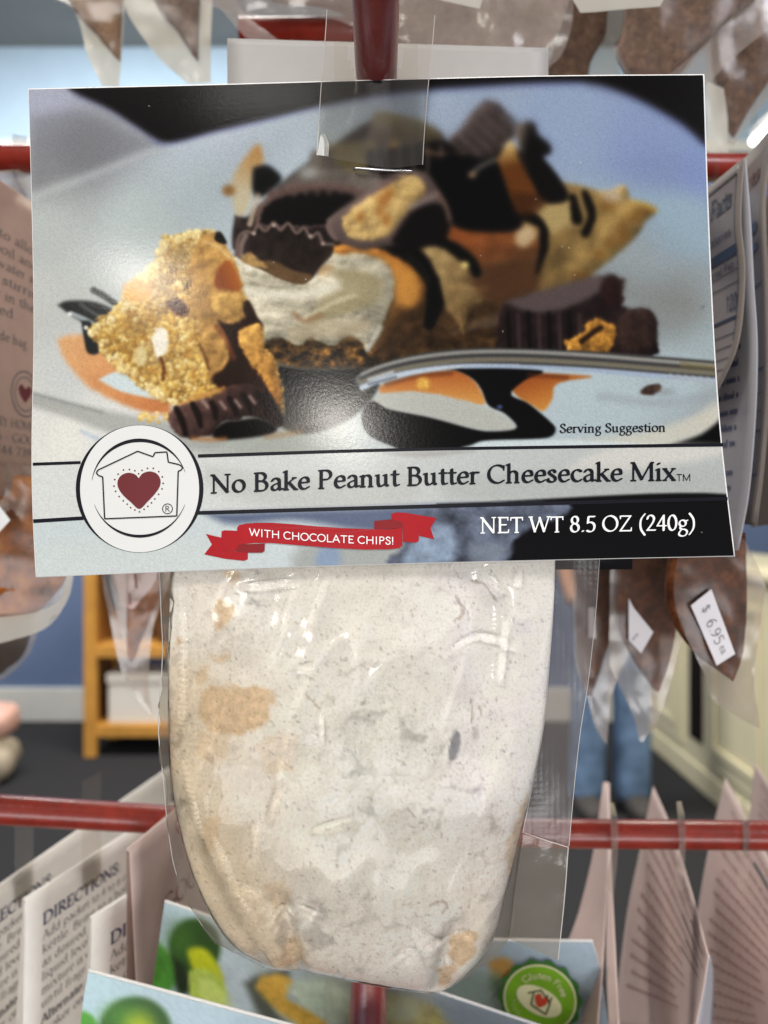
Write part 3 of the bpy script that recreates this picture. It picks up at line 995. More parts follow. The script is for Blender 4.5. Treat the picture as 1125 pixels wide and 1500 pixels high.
# cloth and second plate behind
p.poly([(47, 172), (110, 162), (170, 187), (243, 212), (150, 245), (80, 266), (46, 272)], (112, 114, 122), 14, alpha=.6)
p.stroke([(44, 290), (150, 250), (243, 214), (330, 196)], 9, (176, 184, 190), 7, .55)
p.poly([(95, 110), (105, 134), (160, 160), (205, 189), (243, 209), (320, 190), (400, 171), (470, 154), (560, 137), (640, 130), (700, 126), (780, 121), (850, 120), (880, 124), (910, 134), (950, 152), (1000, 181), (1050, 216), (1050, 80), (95, 80)], (19, 16, 17), 5)
p.stroke([(225, 205), (243, 212), (320, 193), (400, 174), (470, 157), (560, 140), (700, 128), (850, 122)], 4, (88, 92, 156), 4, .6)
p.stroke([(860, 124), (910, 137), (950, 155), (1000, 184), (1050, 218)], 5, (70, 66, 104), 5, .5)
p.stroke([(110, 138), (160, 162), (205, 191), (240, 212)], 6, (120, 124, 160), 5, .6)
# soft shade areas of the plate
p.poly([(760, 330), (900, 400), (1000, 420), (1040, 470), (960, 500), (900, 440), (800, 440)], (112, 112, 110), 30, alpha=.5)
p.poly([(800, 270), (950, 310), (1045, 380), (1045, 300), (930, 265)], (132, 156, 176), 22, alpha=.7)
p.blob(965, 250, 60, 30, (112, 126, 170), .8, .5)
p.blob(1030, 450, 3, 2, (92, 96, 104), .5)
# lower left rim of the plate
p.poly([(40, 572), (110, 590), (180, 606), (245, 618), (330, 640), (300, 660), (180, 640), (100, 612), (40, 592)], (146, 150, 149), 7, alpha=.75)
p.stroke([(40, 574), (90, 588), (150, 604)], 4, (124, 128, 130), 3, .6)
p.stroke([(120, 632), (150, 646), (180, 652)], 5, (150, 172, 200), 4, .7)
# bottom right rim
p.stroke([(820, 655), (930, 648), (1010, 628), (1070, 594)], [16, 24, 30, 30], (186, 184, 172), 9, .8)
p.stroke([(880, 580), (960, 590), (1050, 578)], 10, (136, 146, 158), 9, .6)
p.poly([(960, 658), (1020, 640), (1045, 624), (1070, 606), (1075, 660)], (16, 14, 14), 5)
# sauce on the left of the plate
p.poly([(84, 498), (100, 491), (130, 490), (165, 492), (200, 515), (240, 545), (250, 600), (245, 606), (212, 604), (170, 588), (132, 568), (106, 542), (90, 518)], ((214, 160, 112), (196, 122, 72), (85, 500), (230, 590)), 6, 1.5, 9, tex=(.08, 12))
p.poly([(145, 556), (165, 546), (188, 545), (212, 562), (236, 584), (205, 580), (172, 571)], (186, 204, 212), 3)
# fork tines
p.poly([(85, 447), (98, 441), (128, 441), (150, 446), (166, 456), (160, 472), (140, 480), (118, 470), (100, 459)], (48, 50, 53), 4)
p.stroke([(137, 425), (150, 432), (170, 446)], 9, (72, 76, 78), 2.5)
p.stroke([(118, 446), (136, 458), (156, 468)], 5, (96, 100, 102), 2.5, .8)
p.stroke([(104, 459), (125, 468), (142, 478)], 7, (146, 156, 162), 2)
p.poly([(119, 470), (133, 472), (137, 494), (147, 510), (141, 519), (128, 516), (123, 496)], (46, 49, 52), 2.5)
p.blob(126, 480, 3, 3, (225, 230, 232), .6)
p.blob(102, 460, 3.5, 2.5, (222, 230, 234), .6)

# ---- the pie slice, from the back to the front
hN = lambda s_, sd_: (lambda x, y: fbm(x / s_, y / s_, 4, sd_))


def crust(x, y):
    sh_ = 1 + .45 * relief(hN(16, 2), x, y, 3) + .35 * fbm(x / 34, y / 34, 3, 5) * 2
    k = np.clip((900 - x) / 330, 0, 1)[..., None]
    c = np.array([132, 108, 62.]) * (1 - k) + np.array([88, 68, 40.]) * k
    return c * sh_[..., None]


p.poly([(345, 340), (382, 300), (420, 262), (470, 226), (560, 172), (640, 190), (662, 216), (740, 215), (780, 230), (828, 288), (790, 320), (700, 350), (600, 366), (490, 366), (440, 350), (350, 370)], (38, 31, 30), 4)
p.poly([(640, 320), (740, 285), (800, 266), (840, 270), (880, 280), (898, 278), (914, 270), (920, 282), (922, 292), (945, 297), (963, 309), (945, 324), (932, 346), (892, 382), (852, 412), (800, 432), (720, 446), (650, 490), (560, 536), (430, 538), (470, 420)], crust, 3.5, 2, 12, emb=(.35, 10))
p.poly([(822, 268), (850, 274), (880, 284), (860, 300), (830, 300)], (128, 104, 66), 6, alpha=.6)
for (x, y, rx, ry) in ((912, 340, 8, 18), (930, 318, 10, 9), (895, 355, 8, 8), (878, 372, 9, 7), (850, 404, 13, 6), (945, 308, 12, 6), (890, 300, 12, 10)):
    p.blob(x, y, rx, ry, (112, 74, 24), .9, .6)
p.blob(897, 287, 14, 9, (158, 148, 140), .8, .7)
p.stroke([(925, 296), (945, 300), (960, 308)], 7, (168, 138, 62), 3, .7)
p.poly([(560, 340), (700, 330), (790, 350), (780, 430), (700, 470), (620, 510), (560, 530), (520, 470)], lambda x, y: np.array([92, 70, 42.]) * (1 + .7 * relief(hN(20, 9), x, y, 4) + .3 * fbm(x / 40, y / 40, 3, 12) * 2)[..., None], 9, 3, 20)
p.poly([(782, 300), (830, 292), (850, 320), (800, 345), (775, 335)], (165, 146, 100), 9, alpha=.7)
# dark crust base
p.poly([(378, 494), (420, 490), (470, 500), (540, 500), (600, 505), (660, 490), (735, 480), (735, 516), (640, 522), (560, 532), (500, 540), (420, 536), (392, 520)], ((58, 44, 26), (74, 50, 24), (400, 510), (700, 500)), 4, 2, 8, tex=(.35, 9))
def basecrumb(x, y):
    w1, c1 = worley(x / 13, y / 10, 8)
    q = np.clip(.42 + 1.0 * fbm(x / 16, y / 11, 4, 30) * 2 + .4 * (c1 - .5) - .25 * w1, .0, 1)
    q = q * (1 + 1.6 * relief(hN(7, 33), x, y, 2))
    return np.array([38, 27, 15.]) + q[..., None] * np.array([128, 92, 34.])


p.poly([(384, 506), (420, 500), (470, 508), (540, 508), (600, 512), (660, 500), (735, 492), (735, 518), (640, 524), (560, 534), (500, 540), (420, 536), (396, 522)], basecrumb, 4, 2, 8)
# whipped cream
def cream(x, y):
    hf = lambda x, y: fbm((x + y * .7) / 40, (y - x * .45) / 17, 4, 8)
    sh_ = 1 + .95 * relief(hf, x, y, 3.5) + .25 * fbm((x + y * .7) / 60, (y - x * .4) / 30, 3, 18) * 2 + .2 * relief(hN(6, 19), x, y, 1.5)
    return np.array([178, 172, 152.]) * (sh_ * (1.0 - .0016 * np.clip(x - 470, 0, 200) - .0012 * np.clip(y - 430, 0, 200)))[..., None]


p.poly([(343, 378), (352, 372), (380, 392), (430, 412), (465, 404), (488, 368), (520, 360), (556, 372), (576, 398), (578, 424), (566, 462), (552, 492), (538, 517), (530, 502), (512, 492), (488, 506), (456, 497), (438, 506), (410, 494), (384, 501), (376, 478), (360, 436)], cream, 2.5, 3.0, 9, emb=(.22, 8))
p.poly([(480, 392), (530, 396), (560, 410), (552, 440), (500, 462), (450, 476), (470, 440), (500, 420)], (136, 126, 94), 8, 3, 14, alpha=.75)
p.poly([(345, 376), (356, 372), (372, 388), (364, 396)], (214, 212, 200), 4)
p.stroke([(360, 425), (410, 432), (450, 430), (490, 418)], 12, (206, 203, 188), 6, .7, warp=2)
p.stroke([(440, 470), (480, 448), (520, 432)], 5, (204, 196, 172), 4, .6, warp=3)
p.stroke([(432, 460), (446, 470), (470, 462)], 7, (140, 106, 72), 4, .7, warp=2)
p.poly([(420, 480), (460, 470), (540, 470), (520, 490), (470, 494), (430, 500)], (164, 150, 122), 6, 3, 9, alpha=.6)
p.stroke([(558, 480), (550, 496), (540, 510)], 7, (190, 194, 190), 4, .6, warp=2)
# caramel beside the cream
p.poly([(486, 360), (520, 356), (570, 362), (602, 378), (622, 408), (630, 440), (628, 480), (606, 500), (575, 510), (545, 520), (560, 488), (576, 450), (580, 414), (566, 384), (530, 372), (494, 372)], ((178, 116, 44), (74, 52, 29), (575, 385), (600, 462)), 3.5, 3.5, 9, tex=(.22, 14), emb=(.35, 9))
p.poly([(584, 395), (606, 398), (616, 430), (604, 450), (582, 440)], (206, 142, 56), 8, alpha=.7)
p.blob(470, 394, 14, 10, (150, 104, 52), .8, .6)
p.poly([(600, 460), (650, 440), (700, 436), (760, 434), (748, 470), (735, 514), (640, 520), (560, 530), (560, 505)], lambda x, y: np.array([66, 47, 28.]) * (1 + .8 * relief(hN(14, 90), x, y, 3) + .5 * fbm(x / 18, y / 14, 3, 91) * 2)[..., None], 12, 4, 18, alpha=.85)
# pieces right of the caramel
p.poly([(617, 360), (640, 357), (664, 374), (684, 392), (690, 418), (720, 420), (712, 440), (690, 452), (684, 470), (680, 492), (668, 470), (652, 452), (640, 430), (634, 400)], ((152, 128, 84), (110, 86, 52), (640, 370), (690, 480)), 4, 3, 8, tex=(.2, 10), emb=(.4, 7))
p.poly([(664, 328), (700, 322), (760, 332), (790, 340), (792, 372), (740, 384), (700, 396), (668, 370), (655, 350)], ((136, 74, 30), (104, 66, 36), (700, 330), (730, 390)), 11, 4, 14, tex=(.2, 16))
p.poly([(690, 396), (750, 384), (790, 380), (780, 430), (730, 440), (700, 430)], (84, 54, 32), 9, 3, 14, alpha=.8)
p.poly([(756, 336), (774, 330), (786, 344), (770, 362), (755, 355)], (180, 160, 126), 6, alpha=.85)
p.stroke([(552, 352), (585, 362), (615, 384), (633, 412), (637, 442), (630, 474)], [20, 30, 27, 21, 25, 17], (17, 16, 16), 3, warp=2.5, wf=12)
p.stroke([(596, 372), (618, 392), (630, 414)], 3, (62, 56, 52), 2.5, .6)
p.stroke([(600, 350), (640, 352), (668, 366), (690, 384), (698, 400)], [28, 22, 15, 19, 15], (18, 18, 17), 3, warp=2.5, wf=10)
p.stroke([(750, 312), (776, 318), (793, 330), (797, 352), (793, 378), (786, 400)], [14, 17, 12, 13, 9, 4], (18, 15, 13), 3, warp=2, wf=10)
p.stroke([(838, 288), (843, 306), (846, 322)], [9, 12, 15], (18, 15, 12), 2.5, warp=2.5, wf=9)
p.stroke([(855, 282), (864, 300), (866, 322), (858, 340)], [8, 13, 10, 14], (18, 15, 12), 2.5, warp=2.5, wf=9)
p.blob(681, 388, 6, 5, (212, 190, 112), .5)

# ---- broken peanut butter cups on top
p.poly([(356, 234), (377, 211), (384, 222), (385, 240), (372, 252), (368, 289), (358, 315), (345, 315), (341, 290), (340, 262)], ((176, 130, 72), (178, 168, 142), (372, 220), (352, 280)), 4)
p.blob(335, 279, 9, 8, (136, 98, 50), .6)
p.poly([(371, 246), (389, 242), (402, 249), (412, 262), (398, 278), (377, 290), (370, 275)], (18, 18, 18), 4)
p.poly([(344, 316), (362, 318), (372, 306), (385, 300), (380, 330), (372, 350), (346, 366), (340, 350)], (52, 42, 40), 4, tex=(.5, 10))
p.stroke([(378, 286), (372, 306), (366, 328)], 8, (176, 160, 140), 3, .8)
p.poly([(402, 290), (419, 266), (439, 247), (452, 240), (460, 222), (500, 228), (545, 240), (560, 262), (545, 284), (500, 276), (440, 276)], (100, 93, 88), 5, 2, 10, tex=(.2, 14))
p.blob(452, 252, 12, 9, (146, 150, 150), .8, .8)
p.poly([(373, 334), (378, 306), (398, 282), (428, 270), (470, 268), (510, 272), (545, 282), (520, 300), (485, 330), (420, 336)], (90, 73, 69), 3, 2.5, 6, emb=(.35, 6))
p.poly([(381, 326), (386, 306), (407, 291), (439, 283), (472, 279), (506, 283), (520, 290), (502, 308), (480, 328), (402, 330)], (20, 17, 17), 3, 2, 5)
for i in range(8):
    x = 396 + i * 17
    p.poly([(x - 5, 283 - i * 1), (x, 275 - i * .8), (x + 6, 283 - i * .6), (x + 1, 290 - i * .8 + (i % 3))], (92, 74, 68), 3, 1.5, 6, alpha=.75)
# cup under the hang tab
p.poly([(535, 210), (548, 168), (560, 164), (583, 168), (618, 178), (638, 188), (650, 204), (640, 214), (600, 218), (540, 222)], ((118, 108, 78), (74, 64, 52), (580, 165), (580, 215)), 4, tex=(.14, 20))
p.poly([(480, 212), (540, 204), (556, 222), (540, 250), (500, 246)], (108, 98, 66), 5, alpha=.9, tex=(.2, 16))
p.blob(578, 214, 9, 9, (146, 122, 74), .7)
p.poly([(538, 222), (600, 214), (650, 206), (690, 226), (700, 260), (660, 270), (600, 254), (545, 252)], (20, 17, 16), 4)
for x in (550, 565, 584, 604, 625, 646):
    p.stroke([(x, 214), (x + 1, 232), (x + 2, 250)], 6, (96, 86, 80), 2.5, .75)
p.stroke([(622, 220), (645, 226), (680, 226)], 6, (124, 98, 78), 3, .8, warp=2)
# ridged wedge
p.poly([(710, 147), (724, 149), (735, 157), (738, 168), (752, 185), (754, 198), (738, 212), (710, 232), (688, 228), (657, 208), (674, 188), (692, 164)], (80, 69, 67), 3.5, tex=(.2, 9), emb=(.3, 8))
for k in range(6):
    x, y = 668 + k * 12, 205 - k * 10
    p.stroke([(x, y), (x + 22, y + 20), (x + 34, y + 32)], 5, (44, 37, 37), 3, .75)
p.stroke([(712, 150), (734, 160), (752, 188)], 5, (60, 50, 48), 3, .7)
# tall piece on its right
p.poly([(754, 185), (770, 178), (782, 180), (788, 197), (798, 205), (807, 215), (806, 225), (796, 230), (808, 246), (820, 262), (832, 284), (826, 296), (796, 296), (780, 270), (768, 228), (758, 208)], ((112, 100, 90), (20, 17, 16), (758, 200), (776, 204)), 3.5)
p.poly([(660, 222), (700, 232), (722, 229), (731, 241), (742, 270), (760, 306), (762, 334), (720, 340), (664, 330), (643, 278), (629, 246)], (15, 14, 16), 5)
p.stroke([(690, 256), (704, 244), (724, 234)], 8, (98, 94, 90), 4, .8)
p.blob(692, 256, 6, 5, (140, 112, 86), .7, .8)
p.poly([(728, 236), (734, 224), (746, 206), (756, 217), (762, 236), (776, 262), (786, 290), (764, 312), (750, 296), (738, 262)], ((200, 168, 104), (98, 56, 16), (745, 210), (752, 244)), 4, 1.5, 8, tex=(.1, 14))
p.poly([(750, 280), (786, 286), (800, 296), (780, 316), (756, 312)], (70, 38, 16), 6, alpha=.8)
# cut cup with the peanut butter face
p.poly([(478, 322), (500, 305), (540, 280), (570, 257), (600, 249), (626, 254), (642, 276), (656, 300), (662, 328), (640, 352), (600, 358), (560, 362), (530, 366), (500, 356), (483, 346)], (92, 78, 76), 3, emb=(.4, 7))
p.poly([(584, 336), (606, 308), (636, 298), (652, 306), (658, 330), (648, 352), (604, 362), (575, 356)], (22, 18, 18), 4)
p.poly([(501, 320), (519, 303), (545, 287), (562, 277), (580, 264), (602, 257), (620, 267), (624, 285), (606, 301), (590, 318), (572, 342), (550, 352), (526, 352), (506, 343)], lambda x, y: np.array([178, 148, 92.]) * (1 + .9 * relief(hN(12, 4), x, y, 2.5) + .2 * fbm(x / 20, y / 20, 3, 7) * 2)[..., None], 2.5, 3, 6, emb=(.25, 5))
for (x, y, r) in ((561, 293, 8), (570, 282, 6), (556, 310, 5), (566, 322, 6), (528, 318, 5)):
    p.blob(x, y, r, r * 1.4, (150, 92, 34), .8, .75)
p.stroke([(604, 303), (624, 292), (640, 284)], 9, (128, 114, 112), 4, .8)
p.stroke([(640, 282), (652, 300), (658, 322)], 6, (112, 86, 74), 3, .8)
p.stroke([(484, 322), (480, 334), (492, 350)], 6, (116, 98, 94), 2.5, .9)
# front cup with the wavy rim
fr_ = [(345, 374), (350, 348), (360, 339), (371, 341), (378, 331), (389, 338), (401, 326), (411, 337), (422, 327), (434, 341), (446, 334), (455, 348), (466, 341), (474, 356), (488, 358), (486, 374), (470, 390), (456, 409), (442, 416), (418, 411), (394, 400), (370, 389), (352, 380)]
p.poly(fr_, ((50, 40, 38), (44, 35, 31), (360, 350), (460, 390)), 2, tex=(.3, 12), emb=(-.3, 8))
p.poly([(374, 384), (400, 382), (430, 396), (458, 404), (442, 416), (418, 411), (394, 400)], (102, 78, 52), 3, tex=(.1, 8))
p.poly([(352, 376), (366, 370), (380, 380), (392, 392), (376, 392), (356, 384)], (158, 126, 78), 3, 2, 5, tex=(.2, 5))
p.stroke(fr_[:15], 5, (112, 95, 90), 2, .9)
p.stroke([(352, 374), (354, 358), (360, 345)], 8, (124, 108, 102), 2.5, .9)
for (x, y) in ((455, 346), (473, 357), (401, 330), (372, 342)):
    p.blob(x, y, 3, 3, (158, 142, 136), .6)

# cup lying on the right of the plate
p.poly([(724, 520), (730, 470), (738, 446), (760, 436), (800, 428), (850, 412), (886, 404), (896, 420), (914, 450), (950, 453), (963, 470), (962, 500), (955, 522), (840, 524)], (40, 29, 29), 3, 3, 8, tex=(.35, 10), emb=(.4, 8))
p.poly([(738, 442), (780, 430), (840, 412), (880, 404), (884, 420), (858, 440), (810, 456), (770, 456)], (88, 76, 78), 5, 2, 12)
for i in range(8):
    x = 744 + i * 15
    p.stroke([(x, 458 + (i % 2) * 3), (x + 1, 485), (x + 2, 514)], [5, 6, 5], (72, 57, 57) if i % 2 else (16, 12, 12), 3, .85)
p.poly([(830, 500), (850, 488), (866, 470), (880, 466), (900, 478), (902, 500), (890, 516), (850, 518), (832, 514)], (156, 108, 38), 3, 5, 9, tex=(.5, 7), emb=(.5, 5))
p.stroke([(852, 500), (870, 486), (880, 480)], 8, (40, 26, 18), 3)
p.poly([(905, 470), (920, 455), (948, 456), (960, 474), (956, 512), (920, 516), (908, 500)], (56, 40, 36), 4, 3, 8, tex=(.3, 8), emb=(.4, 7))
for i in range(9):
    x, y = random.uniform(880, 918), random.uniform(408, 470)
    p.blob(x, y, random.uniform(3, 6), random.uniform(3, 6), random.choice([(44, 28, 26), (66, 44, 40), (30, 20, 18)]), .6, .9)
p.poly([(884, 404), (900, 400), (908, 410), (918, 414), (912, 424), (916, 440), (900, 450), (884, 440)], (44, 27, 25), 3, 6, 8, tex=(.4, 6))

# sauces in front
p.poly([(556, 566), (600, 552), (640, 544), (672, 544), (696, 560), (710, 592), (676, 586), (640, 578), (600, 574), (560, 577)], ((170, 92, 38), (196, 136, 66), (630, 545), (630, 585)), 3, 1.5, 14)
p.poly([(560, 577), (600, 574), (640, 579), (700, 594), (735, 606), (757, 628), (720, 632), (690, 628), (630, 612), (570, 600), (545, 588)], (164, 168, 164), 4)
p.poly([(760, 545), (866, 551), (830, 558), (812, 566), (809, 584), (796, 602), (780, 594), (755, 578), (748, 560)], ((150, 76, 24), (192, 128, 54), (780, 548), (795, 600)), 3)
p.poly([(648, 540), (700, 538), (794, 543), (770, 556), (748, 577), (772, 590), (790, 604), (806, 618), (814, 628), (806, 640), (770, 644), (712, 646), (694, 652), (690, 660), (600, 660), (572, 652), (540, 636), (530, 610), (545, 588), (570, 600), (630, 612), (690, 628), (720, 632), (757, 627), (740, 606), (716, 594), (706, 572), (694, 556), (672, 544)], (17, 16, 17), 2.5)
p.poly([(690, 652), (712, 646), (780, 644), (870, 646), (960, 652), (960, 660), (690, 660)], (182, 198, 208), 3)
p.stroke([(566, 562), (610, 551), (660, 546)], 7, (92, 46, 18), 5, .6)
p.stroke([(775, 549), (830, 553)], 6, (96, 48, 16), 4, .6)
p.blob(620, 562, 10, 9, (196, 148, 62), .5, .95, 0, (.25, 5))
p.blob(732, 596, 4, 3, (70, 90, 140), .6)
p.poly([(938, 572), (950, 565), (966, 563), (968, 572), (956, 578), (940, 577)], (72, 54, 46), 2.5, 1.5, 5, tex=(.4, 5))
p.blob(975, 574, 12, 5, (122, 126, 130), .9, .5)

# spoon: bowl and handle
p.poly([(392, 530), (420, 537), (470, 541), (520, 540), (545, 545), (556, 560), (540, 590), (505, 618), (460, 634), (425, 632), (404, 610)], ((18, 18, 18), (84, 82, 78), (470, 545), (480, 625)), 4, tex=(.14, 30))
p.stroke([(395, 530), (440, 540), (480, 541), (520, 538)], 4, (96, 96, 92), 3, .7)
p.stroke([(430, 624), (480, 612), (520, 584), (540, 566)], 6, (112, 108, 100), 5, .5)
hl = [(530, 557), (560, 545), (610, 533), (680, 525), (760, 524), (860, 529), (960, 537), (1056, 545)]
p.stroke(hl, [20, 28, 29, 27, 28, 30, 31, 32], (98, 98, 97), 2)
up_ = lambda k: [(x, y + k) for x, y in hl]
p.stroke(up_(-13), 2.5, (40, 40, 42), 1.5, .8)
p.stroke(up_(-9), 5, (142, 143, 142), 2.5, .9)
p.stroke(up_(-3), 4, (52, 52, 55), 2.5, .85)
p.stroke(up_(3), 6, (120, 114, 96), 3, .8)
p.stroke(up_(8), 2.5, (48, 48, 52), 1.5, .8)
p.stroke(up_(11)[:5], [8, 8, 7, 5, 3], (172, 188, 210), 2, .95)
p.stroke(up_(13)[3:], [4, 6, 7, 7, 7], (146, 164, 192), 2, .95)
p.stroke([(1000, 534), (1056, 540)], 8, (116, 104, 66), 4, .6)
for i in range(7):
    p.stroke([(982 + i * 11, 548 + i), (990 + i * 11, 556 + i)], 3, (158, 160, 162), 1.5, .7)
p.stroke([(540, 556), (575, 545)], 4, (176, 188, 204), 2, .8)
p.stroke([(540, 563), (580, 552)], 3, (74, 78, 86), 2, .8)

# ---- the bite on the fork
bite = [(236, 347), (262, 344), (292, 337), (317, 340), (330, 358), (346, 394), (356, 424), (364, 452), (384, 486), (386, 506), (404, 532), (412, 560), (417, 590), (412, 614), (380, 610), (317, 590), (262, 592), (236, 588), (197, 560), (168, 536), (150, 520), (140, 500), (132, 487), (140, 470), (166, 452), (180, 430), (194, 414), (212, 398), (228, 380), (238, 362)]


def crumb_h(x, y):
    x = x + 5 * fbm(x / 11, y / 11, 2, 71)
    y = y + 5 * fbm(x / 11, y / 11, 2, 72)
    w1, c1 = worley(x / 11, y / 10, 3)
    w2, c2 = worley(x / 5.2, y / 5, 9)
    return (.85 - w1) * (.5 + .8 * c1) + .45 * (.8 - w2) + .7 * fbm(x / 22, y / 22, 4, 6)


def crumbcol(x, y):
    h0 = crumb_h(x, y)
    rl = h0 - crumb_h(x + 2.2, y + 2.2)
    t = np.clip(.86 + .24 * rl + .34 * (h0 - .6) + .45 * fbm(x / 46, y / 46, 3, 16), .30, 1.16)
    hue = np.clip(.5 + 1.6 * fbm(x / 38, y / 38, 3, 26), 0, 1)[..., None]
    c = (np.array([200, 158, 72.]) * hue + np.array([224, 190, 124.]) * (1 - hue)) * np.stack([t, t ** 1.06, t ** 1.15], -1)
    pale = np.clip((262 - x + (y - 450) * .25) / 120, 0, 1) * np.clip((560 - y) / 200, 0, 1)
    return c + (pale * 20 * np.clip(t, .5, 1.2))[..., None] * np.array([1, 1, .95])


p.poly(bite, crumbcol, 2.2, 6, 8, emb=(.22, 7))


def inside(x, y, q):
    c = False
    for (a, b), (d, e) in zip(q, q[1:] + q[:1]):
        if (b > y) != (e > y) and x < (d - a) * (y - b) / (e - b) + a:
            c = not c
    return c


crb = [(236, 347), (262, 344), (294, 338), (300, 360), (286, 392), (284, 430), (292, 470), (302, 510), (306, 545), (300, 580), (262, 592), (236, 588), (197, 560), (150, 520), (132, 487), (166, 452), (194, 414), (228, 380)]
rc_ = random.Random(11)
cs_ = sorted(((rc_.uniform(130, 308), rc_.uniform(336, 594), rc_.choice([1.6, 2, 2.6, 3.4, 4.6, 6.2])) for _ in range(1500)), key=lambda q: -q[2])
for x, y, r in cs_:
    if not inside(x, y, crb):
        continue
    edge = not (inside(x - 12, y - 10, crb) and inside(x - 14, y + 6, crb))
    deep = 1 + .9 * float(fbm(np.array(x / 30), np.array(y / 30), 3, 16))
    c = np.array(rc_.choice([(232, 204, 138), (214, 176, 96), (200, 158, 76), (184, 138, 58), (222, 188, 112), (196, 148, 64)]), float) * min(1.12, deep)
    if edge:
        c = c * .45 + np.array([240, 222, 172.]) * .6
    q = rc_.uniform(.65, 1.0)
    an = rc_.uniform(0, 180)
    p.blob(x + r * .45, y + r * .5, r * 1.05, r * q, (124, 82, 34), .7, .34, an)
    p.blob(x, y, r, r * q, tuple(np.clip(c * .92, 0, 255)), .4, .85, an)
    p.blob(x - r * .25, y - r * .3, r * .5, r * .42, tuple(np.clip(c * 1.16, 0, 250)), .7, .6, an)
p.poly([(298, 344), (318, 343), (334, 366), (352, 416), (364, 454), (345, 470), (328, 476), (326, 500), (336, 530), (318, 556), (304, 545), (298, 500), (284, 452), (280, 402), (288, 366)], lambda x, y: np.array([176, 132, 68.]) * (1 + .8 * relief(hN(20, 44), x, y, 4) + .28 * fbm(x / 40, y / 40, 3, 45) * 2)[..., None], 5, 5, 12)
p.poly([(313, 412), (320, 392), (334, 380), (346, 396), (353, 424), (330, 424), (314, 420)], ((138, 72, 22), (168, 96, 34), (325, 410), (350, 400)), 4, 1.5, 8)
p.stroke([(300, 354), (320, 362), (336, 378)], 5, (214, 176, 118), 3, .7, warp=2)
p.poly([(317, 340), (324, 341), (332, 356), (322, 356), (314, 350)], (24, 20, 16), 2.5)
p.poly([(352, 446), (364, 440), (376, 462), (384, 482), (366, 474)], (48, 32, 22), 3)
p.poly([(312, 432), (350, 428), (358, 446), (346, 462), (322, 462), (312, 450)], (178, 138, 72), 4, 4, 9, alpha=.9, tex=(.3, 9), emb=(.35, 7))
p.poly([(320, 470), (340, 474), (362, 464), (380, 470), (384, 484), (366, 486), (358, 502), (366, 528), (384, 552), (400, 590), (360, 588), (318, 566), (312, 552), (332, 534), (334, 506)], (46, 24, 14), 4, 2, 9, tex=(.25, 14))
p.stroke([(318, 478), (332, 500), (342, 524)], 8, (122, 66, 34), 4, .7)
p.poly([(348, 486), (362, 478), (378, 474), (386, 488), (386, 508), (404, 532), (408, 560), (414, 588), (404, 594), (390, 566), (374, 538), (358, 518), (350, 502)], ((190, 140, 66), (160, 108, 38), (366, 490), (404, 580)), 3, 5, 9, tex=(.32, 8), emb=(.4, 7))
p.poly([(180, 420), (200, 408), (222, 418), (218, 434), (196, 440), (182, 434)], (226, 146, 60), 5, 3, 7, alpha=.75, tex=(.15, 6))
p.poly([(242, 442), (262, 438), (276, 452), (272, 464), (254, 458)], (88, 46, 26), 4, 2, 7)
p.poly([(222, 500), (230, 482), (242, 482), (246, 500), (240, 520), (228, 522)], (224, 220, 208), 3, 4, 6, alpha=.95, tex=(.12, 5))
p.poly([(198, 512), (210, 506), (216, 522), (210, 534), (198, 530)], (206, 190, 140), 4, alpha=.8)
p.stroke([(236, 524), (240, 540), (238, 556)], 5, (92, 48, 20), 2.5, .85, warp=2)
p.stroke([(292, 505), (300, 522), (306, 540)], 4, (96, 56, 24), 2.5, .8, warp=2)
for i in range(26):
    x = random.uniform(216, 262)
    y = 640 - 0.0 * x + random.uniform(-36, -22)
    p.blob(x - 14, y, 3.4, 2.6, random.choice([(226, 188, 104), (206, 156, 66), (238, 214, 150)]), .5, .8)
# chocolate cup under the bite
p.poly([(245, 606), (262, 594), (290, 586), (318, 578), (336, 566), (360, 562), (388, 570), (406, 592), (416, 616), (408, 626), (394, 618), (378, 612), (360, 610), (346, 616), (330, 616), (318, 624), (312, 636), (292, 640), (276, 642), (260, 636), (248, 622)], ((92, 68, 64), (48, 30, 26), (250, 610), (400, 590)), 2.5, 2, 7, tex=(.25, 8), emb=(.4, 8))
p.stroke([(262, 592), (296, 580), (328, 568)], 5, (190, 132, 66), 3, .8)
for i, (x0, y0, x1, y1) in enumerate(((258, 598, 272, 636), (282, 592, 294, 624), (310, 590, 316, 612), (336, 584, 346, 606), (356, 578, 368, 604), (376, 576, 392, 606), (390, 578, 408, 616))):
    p.stroke([(x0, y0), ((x0 + x1) / 2 + 2, (y0 + y1) / 2), (x1, y1)], [8, 10, 7], (28, 17, 15), 2.5, .9)
for (x, y) in ((326, 592), (348, 590), (369, 584), (300, 590)):
    p.stroke([(x - 3, y - 3), (x + 4, y + 6)], 5, (156, 134, 130), 3, .8)
p.poly([(314, 628), (330, 618), (348, 616), (378, 613), (404, 624), (400, 634), (372, 640), (330, 644), (312, 640)], (14, 10, 9), 4)
p.stroke([(282, 642), (310, 644), (330, 642)], 6, (160, 104, 52), 4, .7)
p.stroke([(390, 640), (420, 636), (440, 632)], 6, (150, 112, 72), 5, .6)

# camera blur of the printed photo: sharp at the bite, soft towards the back
far_ = np.clip((X - 430) / 160, 0, 1) * np.clip((520 - Y) / 120, 0, 1)
far_ = np.clip(far_ + np.clip((330 - Y) / 60, 0, 1), 0, 1)
p.blur(0.85)
p.blur(2.0, far_)
p.blur(3.2, np.clip((250 - Y) / 60, 0, 1) * np.clip((X - 430) / 60, 0, 1) * .7)
p.img = np.clip(p.img / 255, 0, 1)
p.img = 255 * (p.img * (1 - .45) + .45 * p.img * p.img * (3 - 2 * p.img) ** 1) * .99
